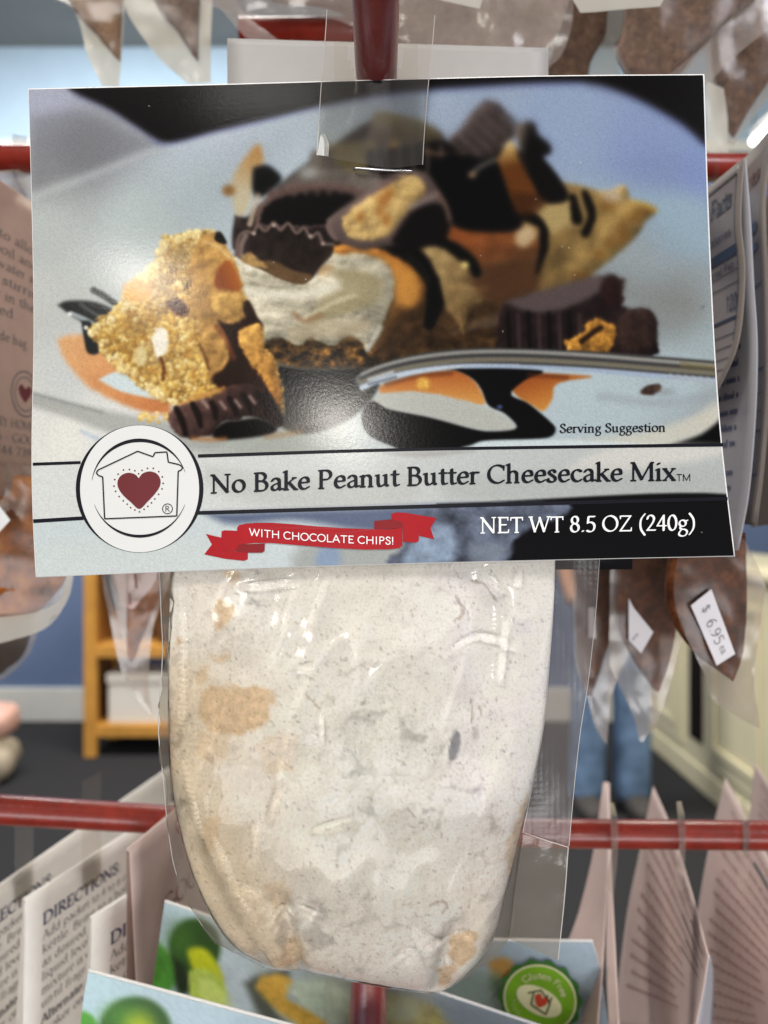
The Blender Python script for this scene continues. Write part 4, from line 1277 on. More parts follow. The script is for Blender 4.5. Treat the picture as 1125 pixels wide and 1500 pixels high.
# ---- the title band and what is under it
p.poly([(30, 682), (300, 670), (600, 658), (1090, 650), (1090, 730), (600, 742), (300, 751), (30, 764)], ((204, 210, 213), (168, 176, 181), (200, 700), (1060, 700)), .8, curve=False)  # band darkens rightwards, the weaker light on that side painted in
p.poly([(300, 682), (420, 696), (520, 700), (600, 690), (600, 735), (430, 744), (330, 726), (300, 706)], (176, 180, 180), 12, alpha=.55)
p.poly([(800, 704), (940, 690), (1066, 664), (1066, 654), (900, 654)], (206, 206, 202), 10, alpha=.7)
p.poly([(640, 700), (820, 690), (1062, 690), (1062, 730), (700, 738)], (162, 168, 170), 16, alpha=.5)
p.poly([(560, 664), (600, 662), (700, 660), (620, 670)], (150, 146, 144), 4, alpha=.5)
low = [(20, 765), (300, 752), (600, 743), (1090, 731), (1100, 830), (20, 860)]
p.poly(low, (190, 204, 212), .8, curve=False)
p.poly([(300, 752), (420, 748), (520, 745), (700, 740), (700, 768), (600, 782), (520, 776), (430, 762), (340, 768)], (84, 98, 134), 9, alpha=.95)
p.poly([(40, 800), (200, 790), (330, 800), (330, 850), (40, 860)], (196, 206, 208), 12, alpha=.5)
p.poly([(440, 800), (520, 786), (700, 800), (700, 840), (440, 840)], (150, 156, 156), 12, 5, 30, alpha=.8)
p.poly([(470, 800), (490, 795), (500, 820), (486, 834), (462, 826)], (118, 148, 196), 8, alpha=.7)
p.poly([(640, 738), (1100, 728), (1100, 840), (740, 840), (690, 800)], (15, 15, 18), 3)
p.poly([(600, 760), (640, 742), (720, 738), (828, 738), (830, 752), (810, 760), (780, 776), (756, 790), (746, 815), (720, 832), (640, 836), (570, 830), (590, 800)], lambda x, y: np.array([88, 98, 122.]) * (1 + .55 * fbm(x / 26, y / 20, 4, 21) * 2)[..., None], 5, 6, 22)
p.poly([(610, 784), (650, 770), (668, 790), (660, 822), (620, 832), (590, 824)], (138, 162, 194), 9, 6, 16, alpha=.8, tex=(.2, 12))
p.poly([(690, 796), (730, 796), (742, 812), (720, 828), (690, 824)], (128, 142, 164), 8, 4, 14, alpha=.6)
for i in range(30):
    p.blob(random.uniform(60, 1040), random.uniform(140, 810), random.uniform(.7, 1.3), random.uniform(.7, 1.2), (190, 188, 182), .5, .65)
lum = (p.img * np.array([.3, .59, .11])).sum(-1, keepdims=True)
p.img = np.clip((lum + (p.img - lum) * .80) * np.array([1.015, 1.0, .965]), 0, 255)
ink = p.ink(0.045)
m_print = print_mat('glossy_dessert_print', rough=.15, bump=.05, bscale=1300, spec=.28)
Wc = card_pt(Gc)
hc = mk('header_card', Wc.reshape(-1, 3), gridfaces(NV, NU), m_print, pk, ink=ink, label='glossy dark dessert photo with white title band and red ribbon')
# card stock behind the print, folded over the pouch
Gs = coons([(x - .8, y) for x, y in cl], [(x + 1.8, y) for x, y in cr], 40, 40, [(ct[0][0] - .8, ct[0][1] - 1.2)] + [(x, y - 1.4) for x, y in ct[1:-1]] + [(ct[-1][0] + 1.8, ct[-1][1] - 1.4)],
           [(cbt[0][0] - .8, cbt[0][1] + .8)] + [(x, y + 1) for x, y in cbt[1:-1]] + [(cbt[-1][0] + 1.8, cbt[-1][1] + 1)])
b0 = card_pt(Gs, -.00012)
b1 = card_pt(Gs, -.00050)
n_ = 40 * 40
i_ = np.arange(n_).reshape(40, 40)
ring = np.r_[i_[0, :], i_[1:, -1], i_[-1, -2::-1], i_[-2:0:-1, 0]]
r2_ = np.roll(ring, -1)
mk('card_stock', np.vstack([b0.reshape(-1, 3), b1.reshape(-1, 3)]), np.vstack([gridfaces(40, 40), gridfaces(40, 40, n_, True), np.stack([ring, r2_, r2_ + n_, ring + n_], -1)]), m_board, pk)
b2 = card_pt(Gs, 0) + np.array([0, 1, 0]) * (.0009 + .004 * np.linspace(0, 1, 40)[:, None, None])
mk('rear_flap', b2.reshape(-1, 3), gridfaces(40, 40), m_board, pk)


# ---- printing that stands sharp on the card
def flat(name, polys, m, off, parent=hc, mapf=None, curve=0):
    V, Fc, n = [], [], 0
    for q in polys:
        a = np.array(q, float)
        if curve:
            a = crv(np.vstack([a, a[:1]]), len(a) * curve)[:-1]
        t = geometry.tessellate_polygon([[Vector((x, y, 0)) for x, y in a]])
        V.append((mapf or card_pt)(a, off))
        Fc += [tuple(i + n for i in f) for f in t]
        n += len(a)
    return mk(name, np.vstack(V), Fc, m, parent, smooth=False)


def band(pts, w, n=None):
    c = crv(np.array(pts, float), n or max(2, len(pts) * 8))
    t = np.gradient(c, axis=0)
    t /= np.linalg.norm(t, axis=1, keepdims=True) + 1e-9
    nn = np.stack([-t[:, 1], t[:, 0]], 1)
    ww = (np.interp(np.linspace(0, 1, len(c)), np.linspace(0, 1, len(w)), w) if isinstance(w, (list, tuple)) else np.full(len(c), float(w)))[:, None] / 2
    return np.vstack([c + nn * ww, (c - nn * ww)[::-1]])


def strips(name, list_, m, off, parent=hc, mapf=None):
    V, Fc, n = [], [], 0
    for pts, w in list_:
        b = band(pts, w)
        k = len(b) // 2
        V.append((mapf or card_pt)(b, off))
        Fc += [(n + i, n + i + 1, n + 2 * k - 2 - i, n + 2 * k - 1 - i) for i in range(k - 1)]
        n += len(b)
    return mk(name, np.vstack(V), Fc, m, parent, smooth=False)


o1, o2, o3, o4 = .00006, .00011, .00016, .00021
strips('rule_line', [([(48, 680), (118, 677.5)], 4.5), ([(290, 668), (600, 658.5), (1059, 651.5)], [5, 4.5, 5])], m_title, o1)
strips('rule_line', [([(48.5, 763.5), (122, 759)], 5.5), ([(286, 751.5), (600, 742.5), (1066, 730.5)], [5.5, 5.5, 5])], m_title, o1)


def circ(cx, cy, r, n=90, a0=0, a1=360):
    return [(cx + r * math.cos(math.radians(a0 + (a1 - a0) * i / n)), cy + r * math.sin(math.radians(a0 + (a1 - a0) * i / n))) for i in range(n + (a1 - a0 < 360))]


flat('logo_disc', [circ(204.5, 716, 93.5)], m_title, o1)
flat('logo_ring_face', [[(204.5 + 91.3 * math.cos(a) * (1 - .045 * abs(math.cos(a)) ** 1.5), 716 + 93.0 * math.sin(a)) for a in np.linspace(0, 2 * math.pi, 90, endpoint=False)]], m_disc, o2)
tp = [(204.5 + 71 * math.cos(math.radians(a)), 716 + 71 * math.sin(math.radians(a))) for a in range(190, 345, 5)]
bt = [(204.5 + 70.5 * math.cos(math.radians(a)), 715 + 70.5 * math.sin(math.radians(a))) for a in range(160, 15, -5)]
strips('logo_arc', [(tp, [.4, 2.4, 4.6, 5.4, 4.6, 2.4, .4])], m_title, o3)
strips('logo_arc', [(bt, [.4, 1.8, 3.6, 4.4, 3.6, 1.8, .4])], m_title, o3)
house = [(201.5, 661), (224, 669), (227, 663), (244.4, 662), (246.5, 677), (262, 680.5), (267.4, 684), (266, 688), (261, 690.5), (258.9, 755.8), (153.2, 760), (150.3, 698.5), (144, 696.5), (141, 692.5), (143.5, 688.5)]
strips('logo_house', [([a, b], 1.9) for a, b in zip(house, house[1:] + house[:1])], m_black, o4)
flat('logo_heart', [[(203, 700.5), (198, 695), (188, 692.5), (178, 696), (172.5, 704), (173, 714), (180, 725), (192, 736), (204, 745.5), (216, 735), (228, 722), (234.5, 711), (234.5, 701), (229, 693.5), (219, 690.5), (209, 693.5)]], m_heart, o3, curve=5)
hd = [(203, 694), (197.5, 689.5), (189.5, 687.7), (180.8, 688.5), (173, 694.5), (168, 702.5), (167, 712), (169.3, 719.7), (174.5, 727.3), (180.5, 733.5), (186.3, 738.5), (191.4, 743.5), (197.5, 747), (204.3, 749.7), (211, 746), (216.5, 741.7), (221.8, 736.5), (226.7, 730.8), (232.3, 724), (237.3, 716), (239, 708), (237.7, 698.5), (232.5, 690.8), (224.5, 686), (216, 686), (208, 689)]
flat('logo_dots', [circ(x, y, 1.25, 10) for x, y in hd], m_heart, o3)
strips('registered_ring', [(circ(245.3, 745.3, 7.2, 40, 0, 359.9), 1.2)], m_black, o3)


def on_card(off, base=None):
    """sheet coordinates: x in photo pixels, y upwards from a baseline function"""
    def f(q):
        x = q[:, 0]
        y = (base(x) if base else 0) - q[:, 1]
        return card_pt(np.stack([x, y], 1), off)
    return f


lettering('registered_letter', [('R', 11.5, 241.3, None, 0)], on_card(o3, lambda x: 749.3 + 0 * x), m_black, hc, 'sans')
tb = np.polyfit([310, 600, 990], [723.0, 711.8, 704.2], 2)
lettering('title_lettering', [('No Bake Peanut Butter Cheesecake Mix', 39.5, 308, 682, 0)], on_card(o2, lambda x: np.polyval(tb, x)), m_title, hc, 'bold', 56)
lettering('trademark_lettering', [('TM', 14.5, 990.5, 22, 0)], on_card(o2, lambda x: 704.6 + 0 * x), m_title, hc, 'sans')
lettering('weight_lettering', [('NET WT 8.5 OZ (240g)', 34.0, 703, 316, 0)], on_card(o2, lambda x: 781.5 - (x - 704) * .0145), m_whiteink, hc, 'serif', 52)
lettering('serving_lettering', [('Serving Suggestion', 19.0, 819.5, 156, 0)], on_card(o2, lambda x: 634.2 - (x - 820) * .012), m_title, hc, 'bold', 44)


def zb(*q):                                  # ribbon outline, read off an enlargement
    return [(290 + x / 3.04, 660 + y / 3.04) for x, y in q]


flat('ribbon_tail', [zb((35, 371), (70, 380), (105, 388), (103, 442), (165, 450), (222, 455), (222, 484), (205, 491), (120, 482), (28, 462), (62, 418))], m_redink, o2)
flat('ribbon_tail', [zb((860, 282), (885, 275), (925, 277), (1000, 290), (1062, 300), (1035, 345), (1052, 395), (985, 380), (985, 320), (912, 320), (862, 312))], m_redink, o2)
flat('ribbon_fold', [zb((165, 420), (298, 414), (296, 448), (285, 455), (222, 455), (165, 449))], m_redink_d, o3)
flat('ribbon_fold', [zb((785, 314), (862, 306), (912, 320), (912, 346), (785, 349))], m_redink_d, o3)
flat('ribbon_loop', [zb((105, 360), (118, 355), (178, 358), (180, 420), (166, 449), (103, 442))], m_redink, o3 + .00002)
flat('ribbon_loop', [zb((912, 320), (985, 320), (983, 402), (970, 410), (912, 406))], m_redink, o3 + .00002)
flat('ribbon_banner', [zb((174, 345), (182, 333), (210, 326), (260, 322), (330, 322), (420, 328), (520, 337), (640, 345), (760, 350), (850, 350), (910, 345), (910, 422), (898, 434), (850, 440), (740, 441), (600, 434), (450, 422), (330, 412), (250, 412), (180, 420))], m_redink, o4)
rb = np.polyfit([365, 470, 578], [784.6, 793.4, 797.6], 2)
lettering('ribbon_lettering', [('WITH CHOCOLATE CHIPS!', 15.6, 364.5, 213, 0)], on_card(o4 + .00006, lambda x: np.polyval(rb, x)), m_whiteink, hc, 'sans', 44)

# ---- pouch of powder
pl = [(250, 800, .1895), (249, 870, .1885), (246, 960, .187), (247, 1060, .186), (252, 1150, .186), (268, 1230, .187), (292, 1300, .188), (334, 1372, .190), (388, 1415, .193)]
pr = [(814, 795, .1895), (812, 870, .1885), (806, 960, .187), (797, 1060, .186), (780, 1150, .186), (762, 1220, .187), (742, 1300, .188), (716, 1385, .190), (660, 1446, .193)]
pb = [(388, 1415, .193), (420, 1419, .192), (455, 1420, .192), (520, 1432, .191), (600, 1447, .191), (640, 1453, .191), (660, 1446, .193)]
NU2, NV2 = 210, 230
Gp = coons(pl, pr, NU2, NV2, None, pb)
pp_ = Paint(Gp[..., 0], Gp[..., 1], 1.0)
pp_.base([(300, 850, 222, 219, 212), (500, 900, 216, 213, 203), (760, 900, 226, 224, 224), (560, 1050, 218, 217, 206), (300, 1100, 216, 206, 188), (760, 1150, 228, 224, 224), (560, 1250, 224, 221, 208), (330, 1280, 214, 202, 180), (400, 1400, 208, 194, 176), (640, 1400, 222, 216, 208), (500, 1330, 220, 214, 202)])
tan = (198, 170, 134)
for (q, a) in (([(300, 1010), (330, 1000), (400, 1005), (402, 1030), (380, 1056), (350, 1066), (320, 1060), (296, 1040)], .85), ([(318, 885), (330, 879), (343, 888), (340, 905), (328, 918), (318, 912)], .8), ([(256, 935), (268, 932), (268, 945), (260, 950)], .7), ([(292, 980), (304, 972), (306, 990), (296, 996)], .7), ([(312, 962), (336, 952), (338, 965), (320, 970)], .6), ([(300, 1060), (340, 1070), (330, 1110), (300, 1100)], .45), ([(326, 832), (350, 834), (346, 850), (328, 848)], .6), ([(305, 1190), (328, 1186), (322, 1225), (308, 1238)], .6), ([(395, 1275), (425, 1270), (430, 1300), (400, 1310)], .4), ([(410, 1390), (440, 1350), (445, 1410), (420, 1416)], .6), ([(655, 1360), (690, 1352), (695, 1385), (665, 1400)], .8), ([(640, 1410), (660, 1400), (664, 1430), (644, 1440)], .75), ([(736, 1250), (766, 1150), (770, 1200), (745, 1290)], .5), ([(380, 1080), (440, 1060), (430, 1110), (390, 1120)], .3), ([(360, 1400), (400, 1395), (400, 1418), (380, 1416)], .5), ([(250, 1050), (262, 1060), (264, 1140), (252, 1150)], .4)):
    pp_.poly(q, tan, 5, 11, 18, alpha=a, tex=(.12, 9))
for q_, a_2 in (([(248, 940), (300, 1000), (330, 1150), (400, 1300), (440, 1415), (380, 1420), (290, 1310), (246, 1120)], .42), ([(700, 1180), (768, 1150), (740, 1300), (690, 1420), (650, 1440)], .16), ([(270, 850), (350, 860), (360, 1000), (280, 1010)], .14)):
    pp_.poly(q_, (214, 190, 152), 34, 18, 40, alpha=a_2)
pp_.poly([(654, 1092), (662, 1064), (670, 1066), (671, 1084), (664, 1100), (655, 1104)], (128, 128, 132), 2.5, 2, 5, alpha=.9)
pp_.blob(694, 1068, 5, 9, (176, 172, 168), .6, .7)
for q in ([(672, 905), (680, 890), (668, 880)], [(688, 1020), (690, 1040), (688, 1052)], [(700, 1030), (702, 1042)], [(628, 1305), (640, 1298), (652, 1303), (646, 1316)], [(580, 1100), (592, 1108)], [(668, 872), (676, 896), (664, 908)], [(690, 850), (710, 856), (726, 880)], [(596, 1168), (606, 1180)], [(450, 1010), (470, 1030)]):
    pp_.stroke(q, 2.4, (150, 136, 122), 2, .75, warp=2)
cr_, _ = worley(Gp[..., 0] / 26 + 1.4 * fbm(Gp[..., 0] / 30, Gp[..., 1] / 30, 3, 4), Gp[..., 1] / 26, 2)
patchy = fbm(Gp[..., 0] / 90, Gp[..., 1] / 90, 3, 31)
pp_.img *= (1 - .15 * np.clip((cr_ - .60) * 5, 0, 1) * np.clip(patchy * 5 + .35, 0, 1))[..., None]
sp_ = fbm(Gp[..., 0] / 4.5, Gp[..., 1] / 4.5, 3, 77)
pp_.img *= (1 - .34 * np.clip(sp_ - .19, 0, 1) * 3.6)[..., None]
pp_.img *= np.array([1.0, 1.005, 1.035]) * 1.10 * (1 + .08 * fbm(Gp[..., 0] / 40, Gp[..., 1] / 40, 4, 41) * 2 + .32 * relief(lambda x, y: fbm(x / 12, y / 12, 3, 48), Gp[..., 0], Gp[..., 1], 2.5) * np.clip(.5 + patchy * 3, 0, 1))[..., None]  # relief term paints lit and shaded sides of the lumps into the colour
m_powder = grain_mat('pale_mix_powder', [(226, 221, 212), (250, 249, 246), (255, 255, 253)], 1500, .85, .15, attr=True, gain=1.0)


def powder_shape(front=.0075, back=.022, fine=1.0, Gp=Gp):
    Wd = to_world(Gp)
    u = np.linspace(0, 1, Gp.shape[1])[None]
    v = np.linspace(0, 1, Gp.shape[0])[:, None]
    pr_ = np.sqrt(np.clip(1 - np.abs(2 * u - 1) ** 3.4, 0, 1))
    pv = (.16 + .84 * np.sin(np.clip(v / .75, 0, 1) * math.pi / 2)) * np.sqrt(np.clip(1 - np.clip((v - .68) / .32, 0, 1) ** 3.0, 0, 1))
    b = pr_ * pv
    x, y = Gp[..., 0], Gp[..., 1]
    d = np.zeros(x.shape)
    d += .0012 * fbm(x / 110, y / 130, 2, 12) + .00035 * fbm(x / 40, y / 46, 2, 14)
    for (q, w_, dep) in (([(415, 1300), (428, 1350), (436, 1412)], 16, .0020), ([(668, 1345), (652, 1385), (644, 1440)], 16, .0022), ([(690, 840), (712, 900), (708, 1000), (700, 1090)], 34, .0016), ([(290, 1230), (330, 1310), (380, 1390)], 18, .0016)):
        c = crv(np.array(q, float), 40)
        dd = np.min(np.hypot(x[..., None] - c[:, 0], y[..., None] - c[:, 1]), -1)
        d -= dep * np.exp(-(dd / w_) ** 2)
    e = np.clip(b * 3, 0, 1)
    Nn = np.array([0, -1, 0])
    A = Wd + Nn * ((b * front) + (d + fine * (.0003 * fbm(x / 16, y / 16, 3, 16) + .00026 * fbm(x / 6, y / 6, 3, 15))) * e)[..., None]
    B = Wd - Nn * (b * back + .0002)[..., None]
    return A, B, b, e


A_, B_, bb_, ee_ = powder_shape()
NU3, NV3 = 380, 440
Gf = coons(pl, pr, NU3, NV3, None, pb)
As_, _, _, es_ = powder_shape(fine=0.0, Gp=Gf)
n_ = NU2 * NV2
i_ = np.arange(n_).reshape(NV2, NU2)
ring = np.r_[i_[0, :], i_[1:, -1], i_[-1, -2::-1], i_[-2:0:-1, 0]]
r2_ = np.roll(ring, -1)
pw_ink = np.clip(lin(np.clip(pp_.img, 0, 255)), 0, .9)
mk('powder', np.vstack([A_.reshape(-1, 3), B_.reshape(-1, 3)]), np.vstack([gridfaces(NV2, NU2), gridfaces(NV2, NU2, n_, True), np.stack([ring, r2_, r2_ + n_, ring + n_], -1)]), m_powder, pk,
   ink=np.vstack([pw_ink.reshape(-1, 3)] * 2), label='pale cream powder with tan blotches filling the pouch')
# front film over the powder, with its creases
x, y = Gf[..., 0], Gf[..., 1]
wr = .0005 * (1 - np.abs(fbm(x / 80 + y / 200, y / 170, 2, 61)) * 4)
for (q, w_, hgt) in (([(398, 1345), (412, 1318), (424, 1312), (440, 1325)], 6, .0011), ([(432, 1300), (462, 1312), (480, 1322)], 5, .0011), ([(437, 974), (462, 969)], 4, .0008), ([(472, 1030), (476, 1090)], 5, .0007), ([(380, 1180), (384, 1260)], 7, .0008), ([(420, 1130), (400, 1190)], 6, .0007), ([(652, 1390), (654, 1410)], 4, .0008), ([(500, 1390), (504, 1420)], 5, .0006), ([(705, 832), (735, 870)], 7, .001), ([(760, 830), (758, 858)], 6, .0009), ([(330, 1270), (400, 1290)], 6, .0007), ([(270, 1100), (300, 1200), (350, 1300)], 9, .0006), ([(266, 850), (272, 980), (268, 1080)], 8, .0006), ([(455, 1200), (520, 1180)], 5, .0007), ([(600, 1330), (640, 1360), (690, 1350)], 6, .0010), ([(300, 1150), (340, 1260), (400, 1360)], 8, .0006), ([(560, 1400), (600, 1370), (622, 1420)], 6, .0008), ([(740, 900), (730, 1000)], 7, .0009), ([(350, 860), (440, 850)], 5, .0006), ([(640, 960), (700, 930), (760, 950)], 6, .0007)):
    c = crv(np.array(q, float), 30)
    hy = np.hypot(x[..., None] - c[:, 0], y[..., None] - c[:, 1])
    tt = np.argmin(hy, -1) / 29.0
    wr = wr + 1.05 * hgt * np.sin(math.pi * np.clip(tt, 0, 1)) * np.exp(-(np.min(hy, -1) / (w_ * .8)) ** 2)
Ff = As_ + np.array([0, -1, 0]) * (.0005 + np.clip(wr, 0, 1) * (.25 + .75 * es_))[..., None]
st_ = (slice(None), slice(None))
mk('front_film', Ff.reshape(-1, 3), gridfaces(NV3, NU3), m_film, pk)
# side flanges of the pouch
m_flange = film_mat('frosted_seam_film', tint=(226, 222, 220), haze=0.40, hazecol=(142, 136, 134), rough=.22, bump=.08, bscale=200, dots=.07)
m_flange2 = film_mat('soft_side_film', tint=(238, 232, 222), haze=0.34, hazecol=(180, 172, 160), rough=.14, bump=.12, bscale=160)
fr1 = [(812, 800, .1905), (811, 880, .1905), (806, 960, .190), (797, 1060, .189), (780, 1150, .189), (766, 1220, .189)]
fr2 = [(879, 800, .192), (872, 900, .192), (861, 1000, .191), (850, 1070, .191), (841, 1150, .1905), (833, 1240, .190)]
sheet('seam_flange', fr1, fr2, m_flange, pk, 10, 40, wav=.0004, wf=70)
sheet('seam_edge', [(a + 0, b, c - .0001) for a, b, c in fr2], [(a + .9, b, c - .0001) for a, b, c in fr2], mat('film_cut_edge', (164, 159, 152), .3, .5, .02, 100), pk, 2, 40)
sheet('seam_edge', [(a - .9, b, c - .0003) for a, b, c in fr1], [(a + .3, b, c - .0003) for a, b, c in fr1], mat('film_cut_edge', (164, 159, 152)), pk, 2, 40)
fl1 = [(766, 1221, .1893), (756, 1290, .190), (746, 1376, .191)]
fl2 = [(832, 1241, .190), (826, 1320, .191), (817, 1406, .192)]
sheet('gusset_flap', fl1, fl2, m_flange2, pk, 10, 20, wav=.0008, wf=50, seed=4)
sheet('gusset_film', [(764, 1216, .1885), (744, 1300, .1895), (718, 1385, .1915), (658, 1447, .194)], [(770, 1220, .190), (757, 1296, .191), (745, 1377, .193), (664, 1447, .195)], m_flange2, pk, 8, 30, wav=.0006, wf=40, seed=7)
strips('flap_edge', [([(832.5, 1241), (826.5, 1320), (817.5, 1406)], 1.4), ([(768, 1220), (800, 1231), (832, 1241)], 1.3)], mat('film_cut_edge', (164, 159, 152)), 0, pk,
       lambda q, o: np.stack([(q[:, 0] - CX) / F * .1888, np.full(len(q), .1888), CZ + (CY - q[:, 1]) / F * .1888], -1))
sheet('side_film', [(233, 820, .191), (236, 900, .191), (238, 960, .1905), (232, 1060, .190), (239, 1140, .190), (247, 1220, .191), (262, 1290, .192), (308, 1370, .194), (386, 1418, .196)],
      [(254, 800, .188), (252, 870, .187), (249, 960, .186), (250, 1060, .185), (256, 1150, .185), (272, 1230, .186), (297, 1300, .187), (338, 1370, .189), (392, 1414, .192)], m_flange2, pk, 10, 50, wav=.0012, wf=24, seed=9)

le_ = [(233, 820, .1905), (236, 900, .1905), (238, 960, .190), (232, 1060, .1895), (239, 1140, .1895), (247, 1220, .1905), (262, 1290, .1915), (308, 1370, .1935), (386, 1418, .1955)]
sheet('edge_highlight', [(a - .7, b, c) for a, b, c in le_], [(a + .7, b, c) for a, b, c in le_], mat('film_cut_edge', (164, 159, 152)), pk, 2, 60)  # thin pale strip painting the highlight along the edge of the film
# ---- clear hang tab, its adhesive strip and the staple
m_tab = film_mat('clear_tab', haze=.06, bump=.05, bscale=60, rough=.03)


def offcard(px, py, o):
    return (px, py, float(dcard(px, py)) - o)


tl = [(479, 14, .1872), (476, 60, .1874), (471, 118, .1876), offcard(467, 180, .0012), offcard(464, 228, .0022)]
tr_ = [(637, 22, .1872), (633, 70, .1874), (628, 118, .1876), offcard(622, 190, .0009), offcard(619, 241, .0008)]
tabo = sheet('hang_tab', tl, tr_, m_tab, pk, 24, 40, bottom=[tl[-1], offcard(520, 238, .0009), offcard(570, 246, .0007), tr_[-1]])
# round hole where the hook passes
tme = tabo.data
hc_ = Vector((xu, .1876, zu))
import bmesh
bm = bmesh.new()
bm.from_mesh(tme)
bmesh.ops.delete(bm, geom=[f for f in bm.faces if ((f.calc_center_median() + WL[tabo.name]) - hc_).xz.length < .0066], context='FACES')
bm.to_mesh(tme)
bm.free()
edge_m = mat('film_cut_edge', (164, 159, 152))
for e_ in (tl, tr_):
    sheet('tab_edge', [(a - .6, b, c - .0002) for a, b, c in e_], [(a + .6, b, c - .0002) for a, b, c in e_], edge_m, pk, 2, 30)
sheet('tab_curl', [offcard(470, 196, .0012), offcard(467, 212, .0022), offcard(464.5, 227, .0030)], [offcard(477, 197, .0012), offcard(482, 212, .0010), offcard(481, 229, .0012)],
      film_mat('curl_glare_film', haze=.9, hazecol=(248, 248, 244), rough=.15, bump=.1), pk, 8, 12)  # glare on the curled corner put in as near-white haze
sp = [offcard(519, 247.5, -.0002), offcard(519, 247, .0007), offcard(521, 247, .0011), offcard(560, 249, .0011), offcard(601, 251, .0011), offcard(603, 251.3, .0007), offcard(603, 251.5, -.0002)]
tube('staple', PP(*sp), .00033, mat('staple_wire', (190, 190, 192), .25, .5, .03, 100, metal=.9), pk, n=8)

# ================================================================ cards and pouches around the packet
def panel(name, left, right, m, parent, top=None, bottom=None, nu=16, nv=24, wav=0.0, wf=60, seed=0, thick=.0004, ink=None, **k):
    """one printed card panel; returns the object and a map (x right, y up from the top edge, metres) -> place"""
    G = coons(left, right, nu, nv, top, bottom)
    Wd = to_world(G)
    N = normals(Wd)
    if wav:
        Wd = Wd + N * (wav * 2 * fbm(G[..., 0] / wf, G[..., 1] / wf, 2, seed))[..., None]
    o = mk(name, Wd.reshape(-1, 3), gridfaces(nv, nu), m, parent, ink=ink, **k)
    if thick and ink is None:
        s = o.modifiers.new('thickness', 'SOLIDIFY')
        s.thickness = thick
        s.offset = 0
    Lm = np.linalg.norm(np.diff(Wd[0], axis=0), axis=1).sum()
    Hm = np.linalg.norm(np.diff(Wd[:, nu // 2], axis=0), axis=1).sum()

    def f(q, off=.0005):
        u = np.clip(q[:, 0] / Lm, 0, 1) * (nu - 1)
        v = np.clip(-q[:, 1] / Hm, 0, 1) * (nv - 1)
        i, j = np.clip(u.astype(int), 0, nu - 2), np.clip(v.astype(int), 0, nv - 2)
        a, b = (u - i)[:, None], (v - j)[:, None]
        S_ = Wd + N * off
        return (S_[j, i] * (1 - a) + S_[j, i + 1] * a) * (1 - b) + (S_[j + 1, i] * (1 - a) + S_[j + 1, i + 1] * a) * b
    return o, f, Lm, Hm


def level_card(name, A, B, parent, m, L=.167, H=.117, lean=(0, 0), label=None, nu=16, nv=22, wav=0, seed=0):
    """card hanging from a level top edge: near corner A = (px, py, d), B = another pixel of that edge"""
    a = Vector(P(*A))
    z = a.z - CZ
    db = z * F / (CY - B[1])
    b = Vector(P(B[0], B[1], db))
    t = (b - a).normalized()
    dn = Vector((lean[0], lean[1], -1)).normalized()
    u = np.linspace(0, 1, nu)[None, :, None]
    v = np.linspace(0, 1, nv)[:, None, None]
    Wd = np.array(a) + np.array(t) * L * u + np.array(dn) * H * v
    N = normals(Wd)
    if wav:
        Wd = Wd + N * (wav * np.sin(u * 2.2 + seed) * np.sin(v * 2.6 + .4 + seed))
    o = mk(name, Wd.reshape(-1, 3), gridfaces(nv, nu), m, parent, label=label)
    s = o.modifiers.new('thickness', 'SOLIDIFY')
    s.thickness = .0004
    s.offset = 0
    # the second flap behind, opening downwards, and the rounded fold
    W2 = Wd - N * (.0012 + .006 * v)
    o2_ = mk('rear_flap', W2.reshape(-1, 3), gridfaces(nv, nu), m, parent)
    tube('fold', [tuple(Wd[0, i] - N[0, i] * .0006) for i in (0, nu // 2, nu - 1)], .0007, m, parent, n=8)

    def f(q, off=.0004):
        uu = (q[:, 0] / L * (nu - 1))
        vv = np.clip(-q[:, 1] / H, 0, 1) * (nv - 1)
        i, j = np.clip(uu.astype(int), 0, nu - 2), np.clip(vv.astype(int), 0, nv - 2)
        p_, q_ = (uu - i)[:, None], (vv - j)[:, None]
        S_ = Wd + N * off
        return (S_[j, i] * (1 - p_) + S_[j, i + 1] * p_) * (1 - q_) + (S_[j + 1, i] * (1 - p_) + S_[j + 1, i + 1] * p_) * q_
    return o, f


def strip_words(name, lines, mapf, m, parent, h=.0016):
    """print too small to read: each word a short dark bar of letter-like marks"""
    VV, FF, n = [], [], 0
    r = random.Random(len(lines) * 13 + 5)
    for x0, x1, y in lines:
        x = x0
        while x < x1:
            w = min(r.uniform(.004, .009), x1 - x)
            k = max(1, int(w / .0011))
            for q in range(k):
                a = x + q * w / k
                hh = h * r.choice([.62, .62, .62, 1.0])
                b = np.array([(a, y), (a + w / k * .62, y), (a + w / k * .62, y + hh), (a, y + hh)])
                VV.append(mapf(b))
                FF.append((n, n + 1, n + 2, n + 3))
                n += 4
            x += w + .0014
    return mk(name, np.vstack(VV), FF, m, parent, smooth=False)


